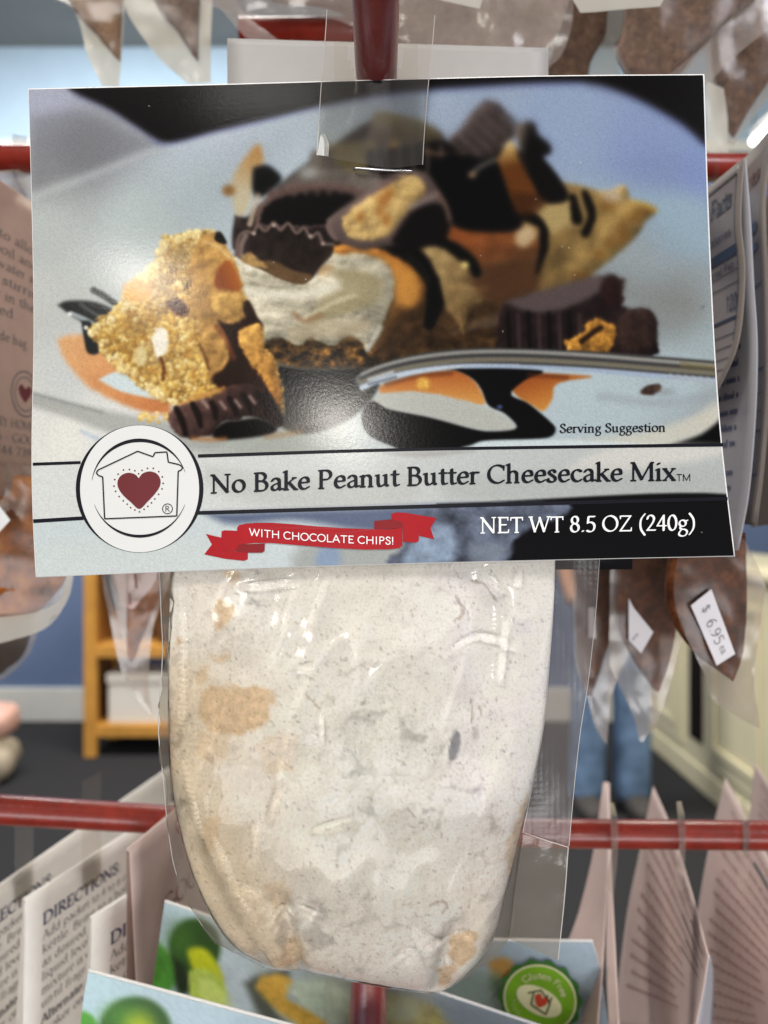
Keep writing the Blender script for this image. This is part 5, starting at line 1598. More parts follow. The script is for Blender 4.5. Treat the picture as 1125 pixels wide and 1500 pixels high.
m_cream_card = mat('cream_card', (238, 233, 226), .5, .35, .03, 200)
m_pink_card = mat('pinkish_card', (200, 178, 170), .5, .35, .03, 200)
m_beige_card = mat('beige_card', (182, 154, 136), .5, .35, .04, 150)
m_grey_card = mat('grey_white_card', (158, 156, 160), .5, .35, .03, 200)
m_shade_card = mat('shaded_card', (122, 113, 107), .5, .35, .03, 200)  # card tone darkened to carry the shade of neighbouring packets
m_brownink = mat('brown_ink', (92, 52, 44), .5, .3, .05, 150)
m_redtext = mat('dull_red_ink', (160, 120, 114), .5, .3, .05, 150)
m_tan_fill = grain_mat('fine_brown_mix', [(98, 66, 38), (140, 100, 62), (158, 118, 78)], 500)
m_brown_fill = grain_mat('dark_brown_mix', [(40, 18, 8), (92, 48, 24), (136, 82, 46)], 150, bump=1.0)
m_granola = grain_mat('amber_granola', [(44, 22, 8), (164, 92, 28), (214, 138, 54)], 110, bump=1.0)
m_cocoa = grain_mat('cocoa_powder_mix', [(56, 36, 26), (112, 80, 60), (150, 116, 92)], 260)
m_pale_fill = grain_mat('pinkish_white_mix', [(150, 132, 120), (178, 162, 150), (196, 184, 172)], 180, bump=.3)
m_milky = film_mat('milky_film', haze=.72, hazecol=(222, 218, 204), rough=.35, bump=.12, bscale=90)
m_soft = film_mat('soft_film', haze=.22, hazecol=(214, 200, 190), rough=.16, bump=.12, bscale=90)
m_veil = film_mat('veil_film', haze=.36, hazecol=(190, 176, 168), rough=.18, bump=.12, bscale=80)


m_front = film_mat('thin_front_film', haze=.08, hazecol=(220, 210, 200), rough=.22, bump=.06, bscale=80)


def films(left, right, m, parent, nu, nv, back=.0085, **k):
    """pouch film: a clear front sheet over the filling and a cloudier rear sheet behind it"""
    bt = k.pop('bottom', None)
    sheet('front_film', left, right, m_front, parent, nu, nv, bottom=bt, **k)
    ad = lambda c: [(x, y, d + back) for x, y, d in c]
    sheet('rear_film', ad(left), ad(right), m, parent, nu, nv, bottom=ad(bt) if bt else None, **k)


def base_of(*q):
    return Vector(P(*q))


# ---- the packet right behind on the same hook, and the blank card
pk2 = thing('mix_packet', base_of(540, 1380, .235), 'second mix packet hidden behind, only its black header corner and pouch showing', 'packet')
panel('header_card', [(150, 262, .212), (152, 560, .212), (156, 836, .212)], [(918, 250, .212), (922, 560, .212), (926, 834, .212)], mat('black_print', (26, 25, 28), .35, .4, .05, 100), pk2)
pillow('powder', [(330, 820, .233), (330, 1100, .233), (400, 1370, .236)], [(740, 820, .233), (738, 1100, .233), (660, 1380, .236)], m_pale_fill, pk2, .006, .016, 24, 30)
sheet('pouch_film', [(310, 815, .231), (312, 1100, .231), (390, 1385, .235)], [(772, 815, .231), (768, 1000, .231), (690, 1388, .235)], m_soft, pk2, 10, 16, wav=.001, wf=60)
sheet('hang_tab', [(490, 60, .2105), (490, 300, .2105)], [(612, 60, .2105), (612, 300, .2105)], m_tab, pk2, 4, 8)
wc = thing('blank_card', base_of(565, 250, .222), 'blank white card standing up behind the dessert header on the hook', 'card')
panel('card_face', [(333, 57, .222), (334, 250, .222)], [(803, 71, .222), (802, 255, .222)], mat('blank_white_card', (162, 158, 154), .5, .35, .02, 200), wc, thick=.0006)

# ---- left: beige recipe card with pouch of granola
lp = thing('snack_packet', base_of(0, 940, .30), 'beige text card packet with amber crunchy filling beside the dessert header', 'packet')
_, fL = level_card('header_card', (-60, 225, .264), (60, 306), lp, m_beige_card, lean=(-.02, .0))
_o = Vector(P(-60, 225, .264))
strip = [(.012, .075, -.0205), (.010, .078, -.0262), (.012, .080, -.0318), (.010, .078, -.0375), (.012, .080, -.0432), (.010, .034, -.049), (.010, .040, -.0585)]
lettering('directions_text', [('how to allow a warm', .0052, .004, .075, -.0205), ('will boil and then mix', .0052, .004, .076, -.0262), ('with water as needed so', .0052, .004, .078, -.0318), ('is by stirring with it', .0052, .004, .076, -.0375), ('mixer in the strong tea', .0052, .004, .078, -.0432), ('is filled.', .0052, .004, .030, -.049), ('see inside bag.', .0052, .004, .038, -.0585)], fL, m_gray, lp, 'book', 30)
lettering('address_text', [('COUNTRY HOME CREATIONS', .0050, .004, .074, -.0905), ('BOX 126 * GOODRICH', .0050, .004, .064, -.0960), ('(800) 244-7398 *', .0050, .004, .050, -.1012)], fL, m_gray, lp, 'book', 30)
lettering('web_line', [('www countryhomecreations', .0040, .004, .074, -.1058)], fL, m_redtext, lp, 'thin', 30)


def card_strips(name, list_, mapf, m, parent, off):
    return strips(name, list_, m, off, parent, lambda q, o: mapf(np.asarray(q, float), o))


el = lambda cx, cy, rx, ry, n=40: [(cx + rx * math.cos(2 * math.pi * i / n), cy + ry * math.sin(2 * math.pi * i / n)) for i in range(n + 1)]
card_strips('emblem_rings', [(el(.040, -.0765, .0088, .0088), .0005), (el(.040, -.0765, .0066, .0066), .0004)], fL, m_gray, lp, .0004)
flat('emblem_heart', [[(.040, -.0745), (.0375, -.0728), (.0355, -.0745), (.0368, -.0772), (.040, -.0800), (.0432, -.0772), (.0445, -.0745), (.0425, -.0728)]], m_heart, .0004, lp, lambda q, o: fL(np.asarray(q), o))
bars = []
xx = .037
rb_ = random.Random(4)
while xx < .066:
    w = rb_.choice([.0005, .0009, .0014])
    bars.append(([(xx, -.1085), (xx, -.1155)], w))
    xx += w + rb_.choice([.0006, .0010])
card_strips('barcode', bars, fL, m_black, lp, .0004)
pillow('filling', [(-150, 690, .290), (-150, 800, .290), (-110, 910, .292)], [(72, 700, .305), (97, 780, .305), (95, 850, .305), (40, 912, .300)], m_granola, lp, .008, .018, 40, 40, rough=.0014, rf=9)
films([(-160, 640, .282), (-160, 800, .280), (-130, 948, .286)], [(80, 690, .297), (106, 800, .297), (105, 855, .298), (92, 890, .298), (62, 922, .296), (20, 938, .292)], m_veil, lp, 20, 26, wav=.0012, wf=40, bottom=[(-130, 948, .286), (-40, 950, .290), (20, 938, .292)])
sheet('pouch_seam', [(80, 700, .296), (97, 790, .296), (96, 850, .297), (84, 880, .297), (50, 897, .295), (-10, 905, .290)], [(88, 690, .297), (107, 800, .297), (106, 855, .298), (93, 890, .298), (62, 923, .296), (-10, 945, .290)], m_milky, lp, 6, 26)
sheet('price_sticker', [(-30, 752, .281), (-20, 800, .281)], [(-4, 737, .281), (15, 762, .281)], m_whiteink, lp, 3, 3)
sheet('hang_tab', [(18, 196, .2995), (18, 300, .2995)], [(40, 200, .312), (40, 320, .312)], m_veil, lp, 4, 6)
sheet('hang_tab', [(-20, 252, .298), (0, 268, .299)], [(60, 246, .303), (60, 305, .320)], m_milky, lp, 5, 5)
lp2 = thing('snack_packet', base_of(-10, 990, .37), 'dark brown filled pouch tip hanging behind the amber filled pouch', 'packet')
pillow('filling', [(-90, 700, .372), (-80, 900, .372), (-12, 988, .374)], [(60, 700, .374), (44, 930, .374), (2, 988, .374)], mat('dark_mocha_mix', (64, 50, 44), .8, .2, .3, 200), lp2, .006, .010, 20, 24)
films([(-100, 690, .364), (-90, 900, .364), (-14, 996, .372)], [(70, 690, .366), (54, 930, .366), (4, 996, .372)], m_soft, lp2, 8, 12, wav=.001)

# ---- left middle: pouch with pink label hanging beside the front pouch
lm = thing('snack_packet', base_of(222, 1048, .34), 'slim pouch with pink label and orange brown filling beside the front pouch', 'packet')
pillow('filling', [(190, 700, .336), (186, 880, .336), (185, 940, .336), (190, 970, .337)], [(250, 700, .340), (238, 850, .340), (222, 900, .339), (194, 971, .337)], m_granola, lm, .004, .010, 24, 30, rough=.0008, rf=8)
films([(140, 690, .330), (149, 843, .330), (159, 896, .330), (171, 959, .331), (185, 1000, .333), (208, 1033, .336), (222, 1047, .338)], [(270, 690, .334), (250, 843, .334), (226, 912, .334), (218, 982, .335), (219, 1019, .337), (224, 1048, .338)], m_veil, lm, 14, 30, wav=.0012, wf=30, seed=3)
sheet('pouch_gusset', [(150, 700, .328), (160, 843, .328), (186, 960, .331), (186, 1000, .334)], [(182, 700, .329), (184, 843, .329), (187, 960, .331), (187, 998, .334)], m_soft, lm, 6, 20)
sheet('paper_label', [(160, 700, .331), (160, 842, .331), (172, 882, .331), (192, 892, .331)], [(236, 700, .334), (230, 842, .334), (214, 868, .334), (196, 892, .331)], mat('pink_label', (206, 176, 170), .5, .3, .03, 100), lm, 8, 12)
strips('label_text', [([(198, 840), (200, 862)], 4), ([(190, 868), (191, 886)], 3)], m_brownink, 0, lm, lambda q, o: np.stack([(q[:, 0] - CX) / F * .3265, np.full(len(q), .3265), CZ + (CY - q[:, 1]) / F * .3265], -1))
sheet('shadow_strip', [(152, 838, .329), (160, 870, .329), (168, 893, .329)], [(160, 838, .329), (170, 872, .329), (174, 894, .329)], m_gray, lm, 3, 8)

# ---- right: packets seen edge on, nutrition panels and brown pouches
r1 = thing('snack_packet', base_of(1105, 1066, .27), 'nutrition panel packet with white price sticker on its brown pouch', 'packet')
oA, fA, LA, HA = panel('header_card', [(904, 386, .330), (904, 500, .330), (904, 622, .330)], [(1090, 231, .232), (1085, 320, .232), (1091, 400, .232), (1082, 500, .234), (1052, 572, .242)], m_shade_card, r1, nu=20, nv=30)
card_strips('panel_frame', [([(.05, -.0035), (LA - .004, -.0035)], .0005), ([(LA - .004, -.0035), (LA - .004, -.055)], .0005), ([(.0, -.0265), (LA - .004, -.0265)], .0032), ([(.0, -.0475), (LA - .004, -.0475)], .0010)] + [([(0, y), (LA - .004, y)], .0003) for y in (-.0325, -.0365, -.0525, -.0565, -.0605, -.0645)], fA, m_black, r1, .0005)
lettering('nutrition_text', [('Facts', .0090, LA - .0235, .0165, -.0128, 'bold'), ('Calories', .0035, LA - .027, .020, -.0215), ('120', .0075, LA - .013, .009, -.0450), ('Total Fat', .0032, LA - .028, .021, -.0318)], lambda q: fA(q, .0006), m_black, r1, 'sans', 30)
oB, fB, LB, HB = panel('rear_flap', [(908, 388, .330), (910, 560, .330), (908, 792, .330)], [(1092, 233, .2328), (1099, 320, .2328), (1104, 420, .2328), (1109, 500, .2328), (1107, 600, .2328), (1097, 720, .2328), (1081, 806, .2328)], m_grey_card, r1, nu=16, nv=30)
strip_words('ingredient_text', [(LB - .060, LB - .010 - .0004 * i, -.052 - .0052 * i) for i in range(8)] + [(LB - .05, LB - .012, -.098), (LB - .05, LB - .012, -.103), (LB - .05, LB - .013, -.108)], fB, m_blueink, r1, .0026)
pillow('filling', [(985, 780, .262), (978, 880, .262), (1012, 950, .263), (1066, 992, .265)], [(1092, 780, .262), (1094, 880, .262), (1088, 950, .263), (1074, 999, .265)], m_brown_fill, r1, .004, .012, 36, 36, rough=.0006)
films([(1000, 780, .2570), (988, 880, .2570), (1030, 985, .2580), (1042, 1022, .259), (1090, 1056, .260), (1110, 1066, .261)], [(1090, 790, .2572), (1118, 850, .2572), (1121, 872, .2572), (1111, 930, .258), (1105, 1000, .259), (1113, 1068, .261)], m_veil, r1, 16, 34, wav=.0010, wf=40, seed=2)
stk = sheet('price_sticker', [(1012, 887, .2552), (1050, 975, .2552)], [(1042, 863, .2552), (1077, 958, .2552)], mat('sticker_paper', (214, 210, 212), .5, .35, .02, 100), r1, 3, 3)


def sticker_map(c0, c1, c2, d):
    """c0 = start corner of the writing, c1 = along it, c2 = up across it (pixels)"""
    c0, c1, c2 = (np.array(c, float) for c in (c0, c1, c2))

    def f(q):
        w = c0 + q[:, :1] * (c1 - c0) + q[:, 1:] * (c2 - c0)
        return np.stack([(w[:, 0] - CX) / F * d, np.full(len(w), d), CZ + (CY - w[:, 1]) / F * d], -1)
    return f


smap = sticker_map((1012, 887), (1050, 975), (1042, 863), .2550)
lettering('price_text', [('$', .50, .14, .10, .34), ('6.95', .62, .36, .40, .28), ('ea', .42, .80, .12, .36)], smap, m_gray, r1, 'thin', 34)

r2 = thing('snack_packet', base_of(940, 1088, .30), 'brown pouch with a half hidden price sticker, tapering to a clear point', 'packet')
pillow('filling', [(905, 780, .302), (905, 900, .302), (925, 960, .303), (958, 1010, .305)], [(1006, 780, .302), (996, 880, .302), (985, 950, .303), (965, 1014, .305)], m_brown_fill, r2, .004, .012, 36, 36, rough=.0006, seed=5)
films([(895, 780, .2965), (893, 960, .2970), (900, 990, .2975), (925, 1042, .299), (938, 1086, .300)], [(1022, 780, .2965), (1008, 880, .2965), (990, 970, .297), (968, 1045, .299), (942, 1088, .300)], m_veil, r2, 14, 30, wav=.0010, wf=36, seed=8)
sheet('price_sticker', [(921, 876, .2945), (921, 938, .2945)], [(928, 890, .2945), (957, 926, .2945)], mat('sticker_paper', (214, 210, 212)), r2, 3, 3, bottom=[(921, 938, .2945), (934, 962, .2945), (957, 926, .2945)])
lettering('price_text', [('ea', .5, .2, .4, .2)], sticker_map((926, 946), (946, 922), (915, 935), .2942), m_gray, r2, 'thin', 24)
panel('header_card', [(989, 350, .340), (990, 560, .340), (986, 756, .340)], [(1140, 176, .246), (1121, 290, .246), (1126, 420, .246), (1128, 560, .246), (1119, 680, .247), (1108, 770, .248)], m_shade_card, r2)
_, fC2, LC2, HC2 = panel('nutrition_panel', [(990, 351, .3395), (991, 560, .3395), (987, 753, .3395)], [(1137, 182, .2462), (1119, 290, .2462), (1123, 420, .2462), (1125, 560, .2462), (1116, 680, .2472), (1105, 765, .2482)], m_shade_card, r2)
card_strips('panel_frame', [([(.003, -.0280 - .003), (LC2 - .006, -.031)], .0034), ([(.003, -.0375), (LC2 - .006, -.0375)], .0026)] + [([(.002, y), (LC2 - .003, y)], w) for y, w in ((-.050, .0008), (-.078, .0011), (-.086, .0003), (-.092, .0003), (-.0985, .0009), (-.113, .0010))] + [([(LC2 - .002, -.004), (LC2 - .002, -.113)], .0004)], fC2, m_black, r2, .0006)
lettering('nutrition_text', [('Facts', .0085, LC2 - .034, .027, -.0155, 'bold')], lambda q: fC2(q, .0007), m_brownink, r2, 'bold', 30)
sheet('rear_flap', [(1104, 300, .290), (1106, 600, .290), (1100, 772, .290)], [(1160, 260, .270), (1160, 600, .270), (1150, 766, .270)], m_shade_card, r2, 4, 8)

r3 = thing('snack_packet', base_of(888, 1090, .33), 'reddish brown pouch beside the seam of the front pouch, ending in a clear tip', 'packet')
pillow('filling', [(845, 780, .330), (846, 930, .330), (852, 990, .331), (860, 1018, .332)], [(922, 780, .330), (905, 900, .330), (885, 960, .331), (866, 1020, .332)], m_brown_fill, r3, .004, .010, 30, 36, rough=.0006, seed=9)
films([(838, 780, .3245), (842, 960, .3250), (858, 1010, .326), (870, 1060, .327), (886, 1088, .328)], [(928, 780, .3245), (922, 860, .3245), (924, 940, .325), (897, 1015, .326), (889, 1090, .328)], m_veil, r3, 12, 30, wav=.0010, wf=36, seed=11)
sheet('price_sticker', [(862, 890, .3225), (862, 934, .3225)], [(871, 890, .3225), (873, 935, .3225)], mat('sticker_paper', (214, 210, 212)), r3, 3, 3)
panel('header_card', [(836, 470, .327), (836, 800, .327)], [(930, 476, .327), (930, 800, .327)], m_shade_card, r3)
sheet('hang_tab', [(868, 236, .303), (868, 480, .326)], [(892, 236, .303), (892, 480, .326)], m_tab, r3, 3, 6)
sheet('hang_tab', [(930, 236, .305), (930, 354, .305)], [(956, 236, .290), (956, 354, .290)], m_tab, r1, 3, 6)
sheet('hang_tab', [(1036, 236, .306), (1036, 302, .306)], [(1054, 236, .292), (1054, 302, .292)], m_tab, r2, 3, 6)

# ---- upper row: pouch bottoms hanging into view
t1 = thing('cocoa_pouch', base_of(150, 128, .34), 'milky pouch with warm brown wedge filling hanging free before the pale blue wall', 'pouch')
pillow('filling', [(40, -420, .343), (60, -120, .343), (100, 0, .343), (140, 48, .343), (173, 88, .344)], [(190, -420, .345), (184, -120, .345), (180, 0, .345), (178, 45, .345), (176, 90, .344)], m_tan_fill, t1, .006, .008, 24, 40)
films([(20, -430, .337), (40, -120, .337), (76, -10, .337), (105, 8, .337), (118, 40, .337), (128, 80, .338), (150, 126, .339)], [(200, -430, .339), (188, -120, .339), (183, 0, .339), (180, 60, .339), (174, 128, .339)], m_milky, t1, 14, 40, wav=.0012, wf=40, seed=1)
t2 = thing('cocoa_pouch', base_of(280, 122, .34), 'milky pouch with greyer brown wedge filling hanging next to the blank card', 'pouch')
pillow('filling', [(170, -420, .343), (200, -120, .343), (226, 0, .343), (258, 40, .343), (288, 88, .344)], [(306, -420, .345), (300, -120, .345), (293, 0, .345), (292, 45, .345), (290, 90, .344)], m_cocoa, t2, .006, .008, 24, 40)
films([(140, -430, .337), (160, -120, .337), (180, 0, .337), (206, 50, .337), (240, 92, .338), (275, 122, .339)], [(320, -430, .339), (312, -120, .339), (311, 0, .339), (309, 60, .339), (309, 122, .339)], m_milky, t2, 14, 40, wav=.0012, wf=40, seed=6)
um = thing('flour_pouch', base_of(700, 108, .30), 'wide clear pouch of pinkish white mix above the blank card and behind the hook', 'pouch')
pillow('filling', [(330, -480, .312), (340, -150, .312), (372, -20, .312), (420, 4, .312)], [(860, -480, .312), (850, -100, .312), (828, 20, .312), (800, 80, .312)], m_pale_fill, um, .010, .014, 40, 40, bottom=[(420, 4, .312), (500, 8, .312), (600, 60, .312), (700, 96, .312), (800, 80, .312)], rough=.0005)
sheet('pouch_film', [(290, -490, .300), (300, -120, .300), (292, -8, .300), (340, 20, .300), (384, 27, .300)], [(880, -490, .300), (862, -100, .300), (842, -10, .300), (836, 42, .300), (822, 82, .300), (800, 104, .300)], m_veil, um, 60, 60, wav=.0034, wf=60, seed=4, bottom=[(384, 27, .300), (470, 30, .300), (512, 36, .300), (600, 80, .300), (700, 112, .300), (800, 104, .300)])
sheet('pouch_flange', [(300, -40, .299), (320, 8, .299), (366, 62, .300)], [(340, -40, .299), (352, 12, .299), (414, 64, .300)], m_veil, um, 5, 14, wav=.0006)
sheet('pouch_corner', [(585, -60, .262), (612, -20, .262), (645, 0, .262)], [(712, -60, .262), (708, -10, .262), (703, 13, .262)], m_milky, um, 6, 8)
sheet('pouch_corner', [(830, -60, .262), (834, -10, .262), (850, 19, .262)], [(985, -60, .262), (975, -10, .262), (967, 9, .262)], m_milky, um, 6, 8, wav=.0006)
u1 = thing('spice_pouch', base_of(850, 108, .33), 'small pouch of brown crumbly mix between the flour pouch and cocoa pouch', 'pouch')
pillow('filling', [(818, -400, .338), (822, 0, .338), (815, 60, .338), (800, 100, .338), (804, 150, .338)], [(905, -400, .338), (890, 10, .338), (882, 60, .338), (864, 96, .338), (862, 150, .338)], m_cocoa, u1, .008, .008, 24, 40, rough=.0016, rf=10, seed=3)
films([(810, -410, .327), (812, 0, .327), (800, 90, .327), (790, 160, .328)], [(925, -410, .327), (916, 20, .327), (899, 68, .327), (925, 160, .328)], m_soft, u1, 12, 30, wav=.0012, wf=30, seed=14)
u2 = thing('spice_pouch', base_of(960, 120, .30), 'large pouch of dark cocoa mix with slanted clear seam above the header card corner', 'pouch')
pillow('filling', [(930, -420, .308), (915, 10, .308), (901, 70, .308), (925, 118, .308), (940, 150, .308)], [(1170, -420, .308), (1130, -40, .308), (1100, 4, .308), (1046, 52, .308), (960, 150, .308)], m_cocoa, u2, .010, .010, 40, 50, rough=.0007, rf=16, seed=8)
films([(924, -430, .2975), (916, 14, .2975), (898, 70, .2975), (922, 118, .2985), (936, 156, .299)], [(1174, -430, .2975), (1133, -40, .2975), (1102, 6, .2975), (1048, 54, .2975), (962, 156, .299)], m_soft, u2, 24, 40, wav=.0010, wf=40, seed=5)
sheet('pouch_seam', [(1133, -40, .2968), (1102, 6, .2968), (1048, 54, .2968), (962, 124, .2978)], [(1180, -30, .2972), (1140, 30, .2972), (1084, 76, .2972), (1036, 124, .2982)], m_veil, u2, 8, 24, wav=.0008, wf=40)
u3 = thing('spice_pouch', base_of(1070, 210, .335), 'pouch of brown mix with crumpled white film above the nutrition panels', 'pouch')
pillow('filling', [(1046, -400, .338), (1042, 0, .338), (1044, 100, .338), (1060, 170, .339), (1071, 200, .339)], [(1190, -400, .338), (1170, 0, .338), (1136, 100, .338), (1098, 160, .339), (1075, 202, .339)], m_cocoa, u3, .008, .008, 30, 40, seed=2)
films([(1034, -410, .3285), (1034, 0, .3285), (1036, 120, .3285), (1050, 200, .330), (1068, 212, .331)], [(1200, -410, .3285), (1180, 0, .3285), (1150, 110, .3285), (1108, 165, .330), (1074, 214, .331)], m_veil, u3, 16, 36, wav=.0016, wf=30, seed=21)
sheet('pouch_corner', [(1034, 118, .3275), (1035, 170, .3275), (1036, 232, .3275)], [(1060, 130, .3275), (1066, 180, .3275), (1066, 226, .3275)], m_milky, u3, 6, 12, wav=.001, wf=20)

for t_, x0, x1, d in ((t1, 20, 170, .334), (t2, 178, 330, .336), (um, 345, 800, .326), (u1, 815, 905, .333), (u2, 915, 1165, .328), (u3, 1172, 1330, .334)):
    panel('header_card', [(x0, -885, d), (x0, -400, d)], [(x1, -885, d), (x1, -400, d)], m_grey_card, t_, nu=4, nv=6)
panel('header_card', [(150, 300, .333), (150, 712, .333)], [(262, 300, .336), (262, 712, .336)], m_pink_card, lm, nu=4, nv=6)
sheet('hang_tab', [(190, 226, .308), (190, 310, .333)], [(215, 226, .308), (215, 310, .333)], m_tab, lm, 3, 6)
panel('header_card', [(-100, 330, .368), (-100, 705, .368)], [(66, 330, .370), (66, 705, .370)], m_beige_card, lp2, nu=4, nv=6)

# ---- lower left: instruction cards
dirs = [('DIRECTIONS:', .0066, .0085, .0475, -.0140, 'bold'), ('Add packet to 4 to 6 cups of', .0050, .0085, .066, -.0198), ('kettle. Bring to a boil and', .0050, .0085, .064, -.0250), ('as desired. Keep at a low', .0050, .0085, .060, -.0302), ('liquid level up as the', .0050, .0085, .052, -.0354), ('mixture is warmed up and', .0050, .0085, .062, -.0406), ('until fragrant and hot.', .0050, .0085, .056, -.0458), ('Alternate: use a slow', .0050, .0085, .052, -.0520, 'bold'), ('cooker on low heat for', .0050, .0085, .056, -.0572)]
LABD = ['cream directions card whose top edge reaches up behind the red crossbar', 'cream directions card with a rounded fold, middle one of the directions cards', 'bright cream directions card partly covered by the plain pink card']
for k, (A, B, ln, m__) in enumerate((((-60, 1340, .285), (235, 1135), (.0, .0), m_cream_card), ((38, 1318, .285), (225, 1197), (-.02, .0), m_cream_card), ((135, 1345, .275), (200, 1305), (-.02, .0), m_cream_card))):
    t_ = thing('recipe_card', base_of(A[0], 1720, A[2]), LABD[k], 'card', 'directions cards hanging from the crossbar')
    _, f_ = level_card('header_card', A, B, t_, m__, lean=ln)
    lettering('directions_heading', dirs[:1], f_, m_blueink, t_, 'bold', 34)
    lettering('directions_text', dirs[1:], f_, m_gray, t_, 'book', 30)
    pts = f_(np.array([(.030, 0.0), (.042, 0.0)]), .0006)
    zt_ = {0: .030, 1: .034, 2: .02}[k]
    V_ = [tuple(pts[0] - np.array([0, 0, .012])), tuple(pts[1] - np.array([0, 0, .012])), tuple(pts[1] + np.array([0, 0, zt_])), tuple(pts[0] + np.array([0, 0, zt_]))]
    mk('hang_tab', V_, [(0, 1, 2, 3)], m_tab, t_)
pc = thing('recipe_card', base_of(200, 1700, .27), 'plain pink card with dark brown letters beside the lime card corner', 'card')
_, fP = level_card('header_card', (190, 1245, .266), (250, 1195), pc, m_pink_card, lean=(.05, 0), L=.12)
lettering('heading', [('GOOD', .0105, .0205, .040, -.0345)], fP, m_brownink, pc, 'book', 36)

# ---- lower middle: lime dessert cards
def lime_card(nm, label, left, right, painter, bottom_d=None, nu=150, nv=90):
    t_ = thing('dessert_packet', base_of(*left[-1]), label, 'packet', 'lime dessert packets on the lower hook')
    G = coons(left, right, nu, nv)
    q = Paint(G[..., 0], G[..., 1], 1.5)
    painter(q)
    Wd = to_world(G)
    o = mk('header_card', Wd.reshape(-1, 3), gridfaces(nv, nu), m_limeprint, t_, ink=q.ink(.03))
    N = normals(Wd)
    b = Wd - N * .0003
    b[0] += np.array([0, 0, .0006])
    b2_ = Wd - N * .0009
    b2_[0] += np.array([0, 0, .0006])
    n1 = nu * nv
    i1 = np.arange(n1).reshape(nv, nu)
    rg = np.r_[i1[0, :], i1[1:, -1], i1[-1, -2::-1], i1[-2:0:-1, 0]]
    rg2 = np.roll(rg, -1)
    mk('card_stock', np.vstack([b.reshape(-1, 3), b2_.reshape(-1, 3)]), np.vstack([gridfaces(nv, nu), gridfaces(nv, nu, n1, True), np.stack([rg, rg2, rg2 + n1, rg + n1], -1)]), m_board, t_)
    return t_, o


m_limeprint = print_mat('lime_dessert_print', rough=.35, bump=.1, bscale=600)


def paintB(q):
    q.base([(250, 1340, 150, 170, 176), (330, 1380, 168, 182, 192), (420, 1420, 150, 162, 168), (480, 1440, 150, 160, 156), (600, 1450, 116, 124, 128), (700, 1490, 104, 114, 122), (230, 1480, 140, 160, 165)])
    q.blob(285, 1388, 38, 43, (34, 66, 18), .14)
    q.blob(265, 1378, 18, 24, (56, 100, 30), .8, .7)
    q.poly([(290, 1440), (275, 1400), (282, 1388), (304, 1392), (322, 1420), (326, 1446)], (172, 178, 22), 6)
    q.poly([(222, 1370), (240, 1388), (256, 1410), (256, 1442), (230, 1460), (212, 1440)], (66, 128, 40), 6, tex=(.2, 12))
    q.poly([(252, 1400), (272, 1420), (280, 1450), (260, 1452)], (18, 34, 10), 6)
    q.poly([(276, 1424), (290, 1418), (312, 1424), (332, 1446), (346, 1478), (350, 1500), (300, 1490), (280, 1462)], (166, 186, 78), 4, tex=(.1, 10))
    q.poly([(290, 1432), (308, 1434), (326, 1454), (336, 1480), (310, 1478), (292, 1456)], (190, 206, 116), 5, alpha=.8)
    q.poly([(330, 1440), (360, 1420), (370, 1470), (350, 1500), (335, 1480)], (178, 190, 202), 8, alpha=.8)
    q.poly([(358, 1440), (380, 1428), (420, 1420), (420, 1440), (400, 1470), (420, 1500), (440, 1520), (390, 1500)], (66, 70, 62), 8, alpha=.9)
    q.poly([(374, 1446), (384, 1430), (410, 1428), (430, 1440), (420, 1462), (450, 1478), (482, 1500), (470, 1520), (420, 1490), (390, 1466)], (190, 150, 62), 6, 3, 12, tex=(.2, 12))
    q.poly([(420, 1446), (450, 1436), (500, 1444), (520, 1470), (500, 1500), (470, 1492), (440, 1470)], (172, 186, 170), 8, 4, 16, tex=(.12, 16))
    q.poly([(560, 1450), (600, 1462), (640, 1480), (660, 1520), (560, 1520)], (140, 132, 78), 10, 5, 18, tex=(.25, 14))
    q.blob(590, 1480, 22, 18, (164, 176, 156), .8, .8)


def paintA(q):
    q.base([(140, 1440, 150, 172, 178), (260, 1480, 146, 164, 172), (400, 1520, 136, 152, 160), (800, 1650, 120, 130, 130)])
    q.blob(198, 1512, 54, 52, (36, 70, 20), .12)
    q.blob(180, 1490, 28, 20, (70, 120, 40), .9, .7)
    q.blob(205, 1512, 22, 26, (160, 168, 24), .8, .8)
    q.poly([(112, 1480), (130, 1484), (142, 1500), (140, 1540), (100, 1540)], (66, 128, 40), 5)


def paintC(q):
    q.base([(400, 1380, 128, 142, 148), (600, 1420, 112, 124, 126), (700, 1400, 126, 140, 148), (850, 1400, 128, 142, 152), (860, 1490, 126, 138, 150)])
    q.poly([(715, 1408), (735, 1402), (752, 1412), (745, 1430), (722, 1436)], (150, 112, 52), 8, 3, 10)
    q.poly([(640, 1440), (700, 1420), (730, 1440), (735, 1500), (650, 1500)], (116, 130, 124), 12, 5, 18)
    q.blob(727, 1440, 10, 14, (70, 90, 60), .9, .8)
    q.blob(860, 1470, 13, 17, (70, 80, 80), .8, .85)


lc, loC = lime_card('dessert_packet', 'blue grey dessert card carrying the round green badge', [(352, 1372, .322), (346, 1460, .322), (338, 1640, .322)], [(868, 1381, .287), (880, 1430, .287), (914, 1660, .287)], paintC)
lb, loB = lime_card('dessert_packet', 'lime dessert card with whole lime and wedge, crossing in front of the badge card', [(241, 1322, .268), (224, 1440, .268), (196, 1640, .268)], [(930, 1551, .262), (920, 1660, .262), (890, 1840, .262)], paintB)
la, loA = lime_card('dessert_packet', 'lime dessert card with its white top edge before the directions cards', [(129, 1424, .236), (118, 1500, .236), (96, 1740, .236)], [(905, 1634, .236), (890, 1760, .236), (872, 1930, .236)], paintA)


def dC(px):
    a, b = 1 / .322, 1 / .287
    return 1 / (a + (b - a) * (np.asarray(px, float) - 352) / (868 - 352))


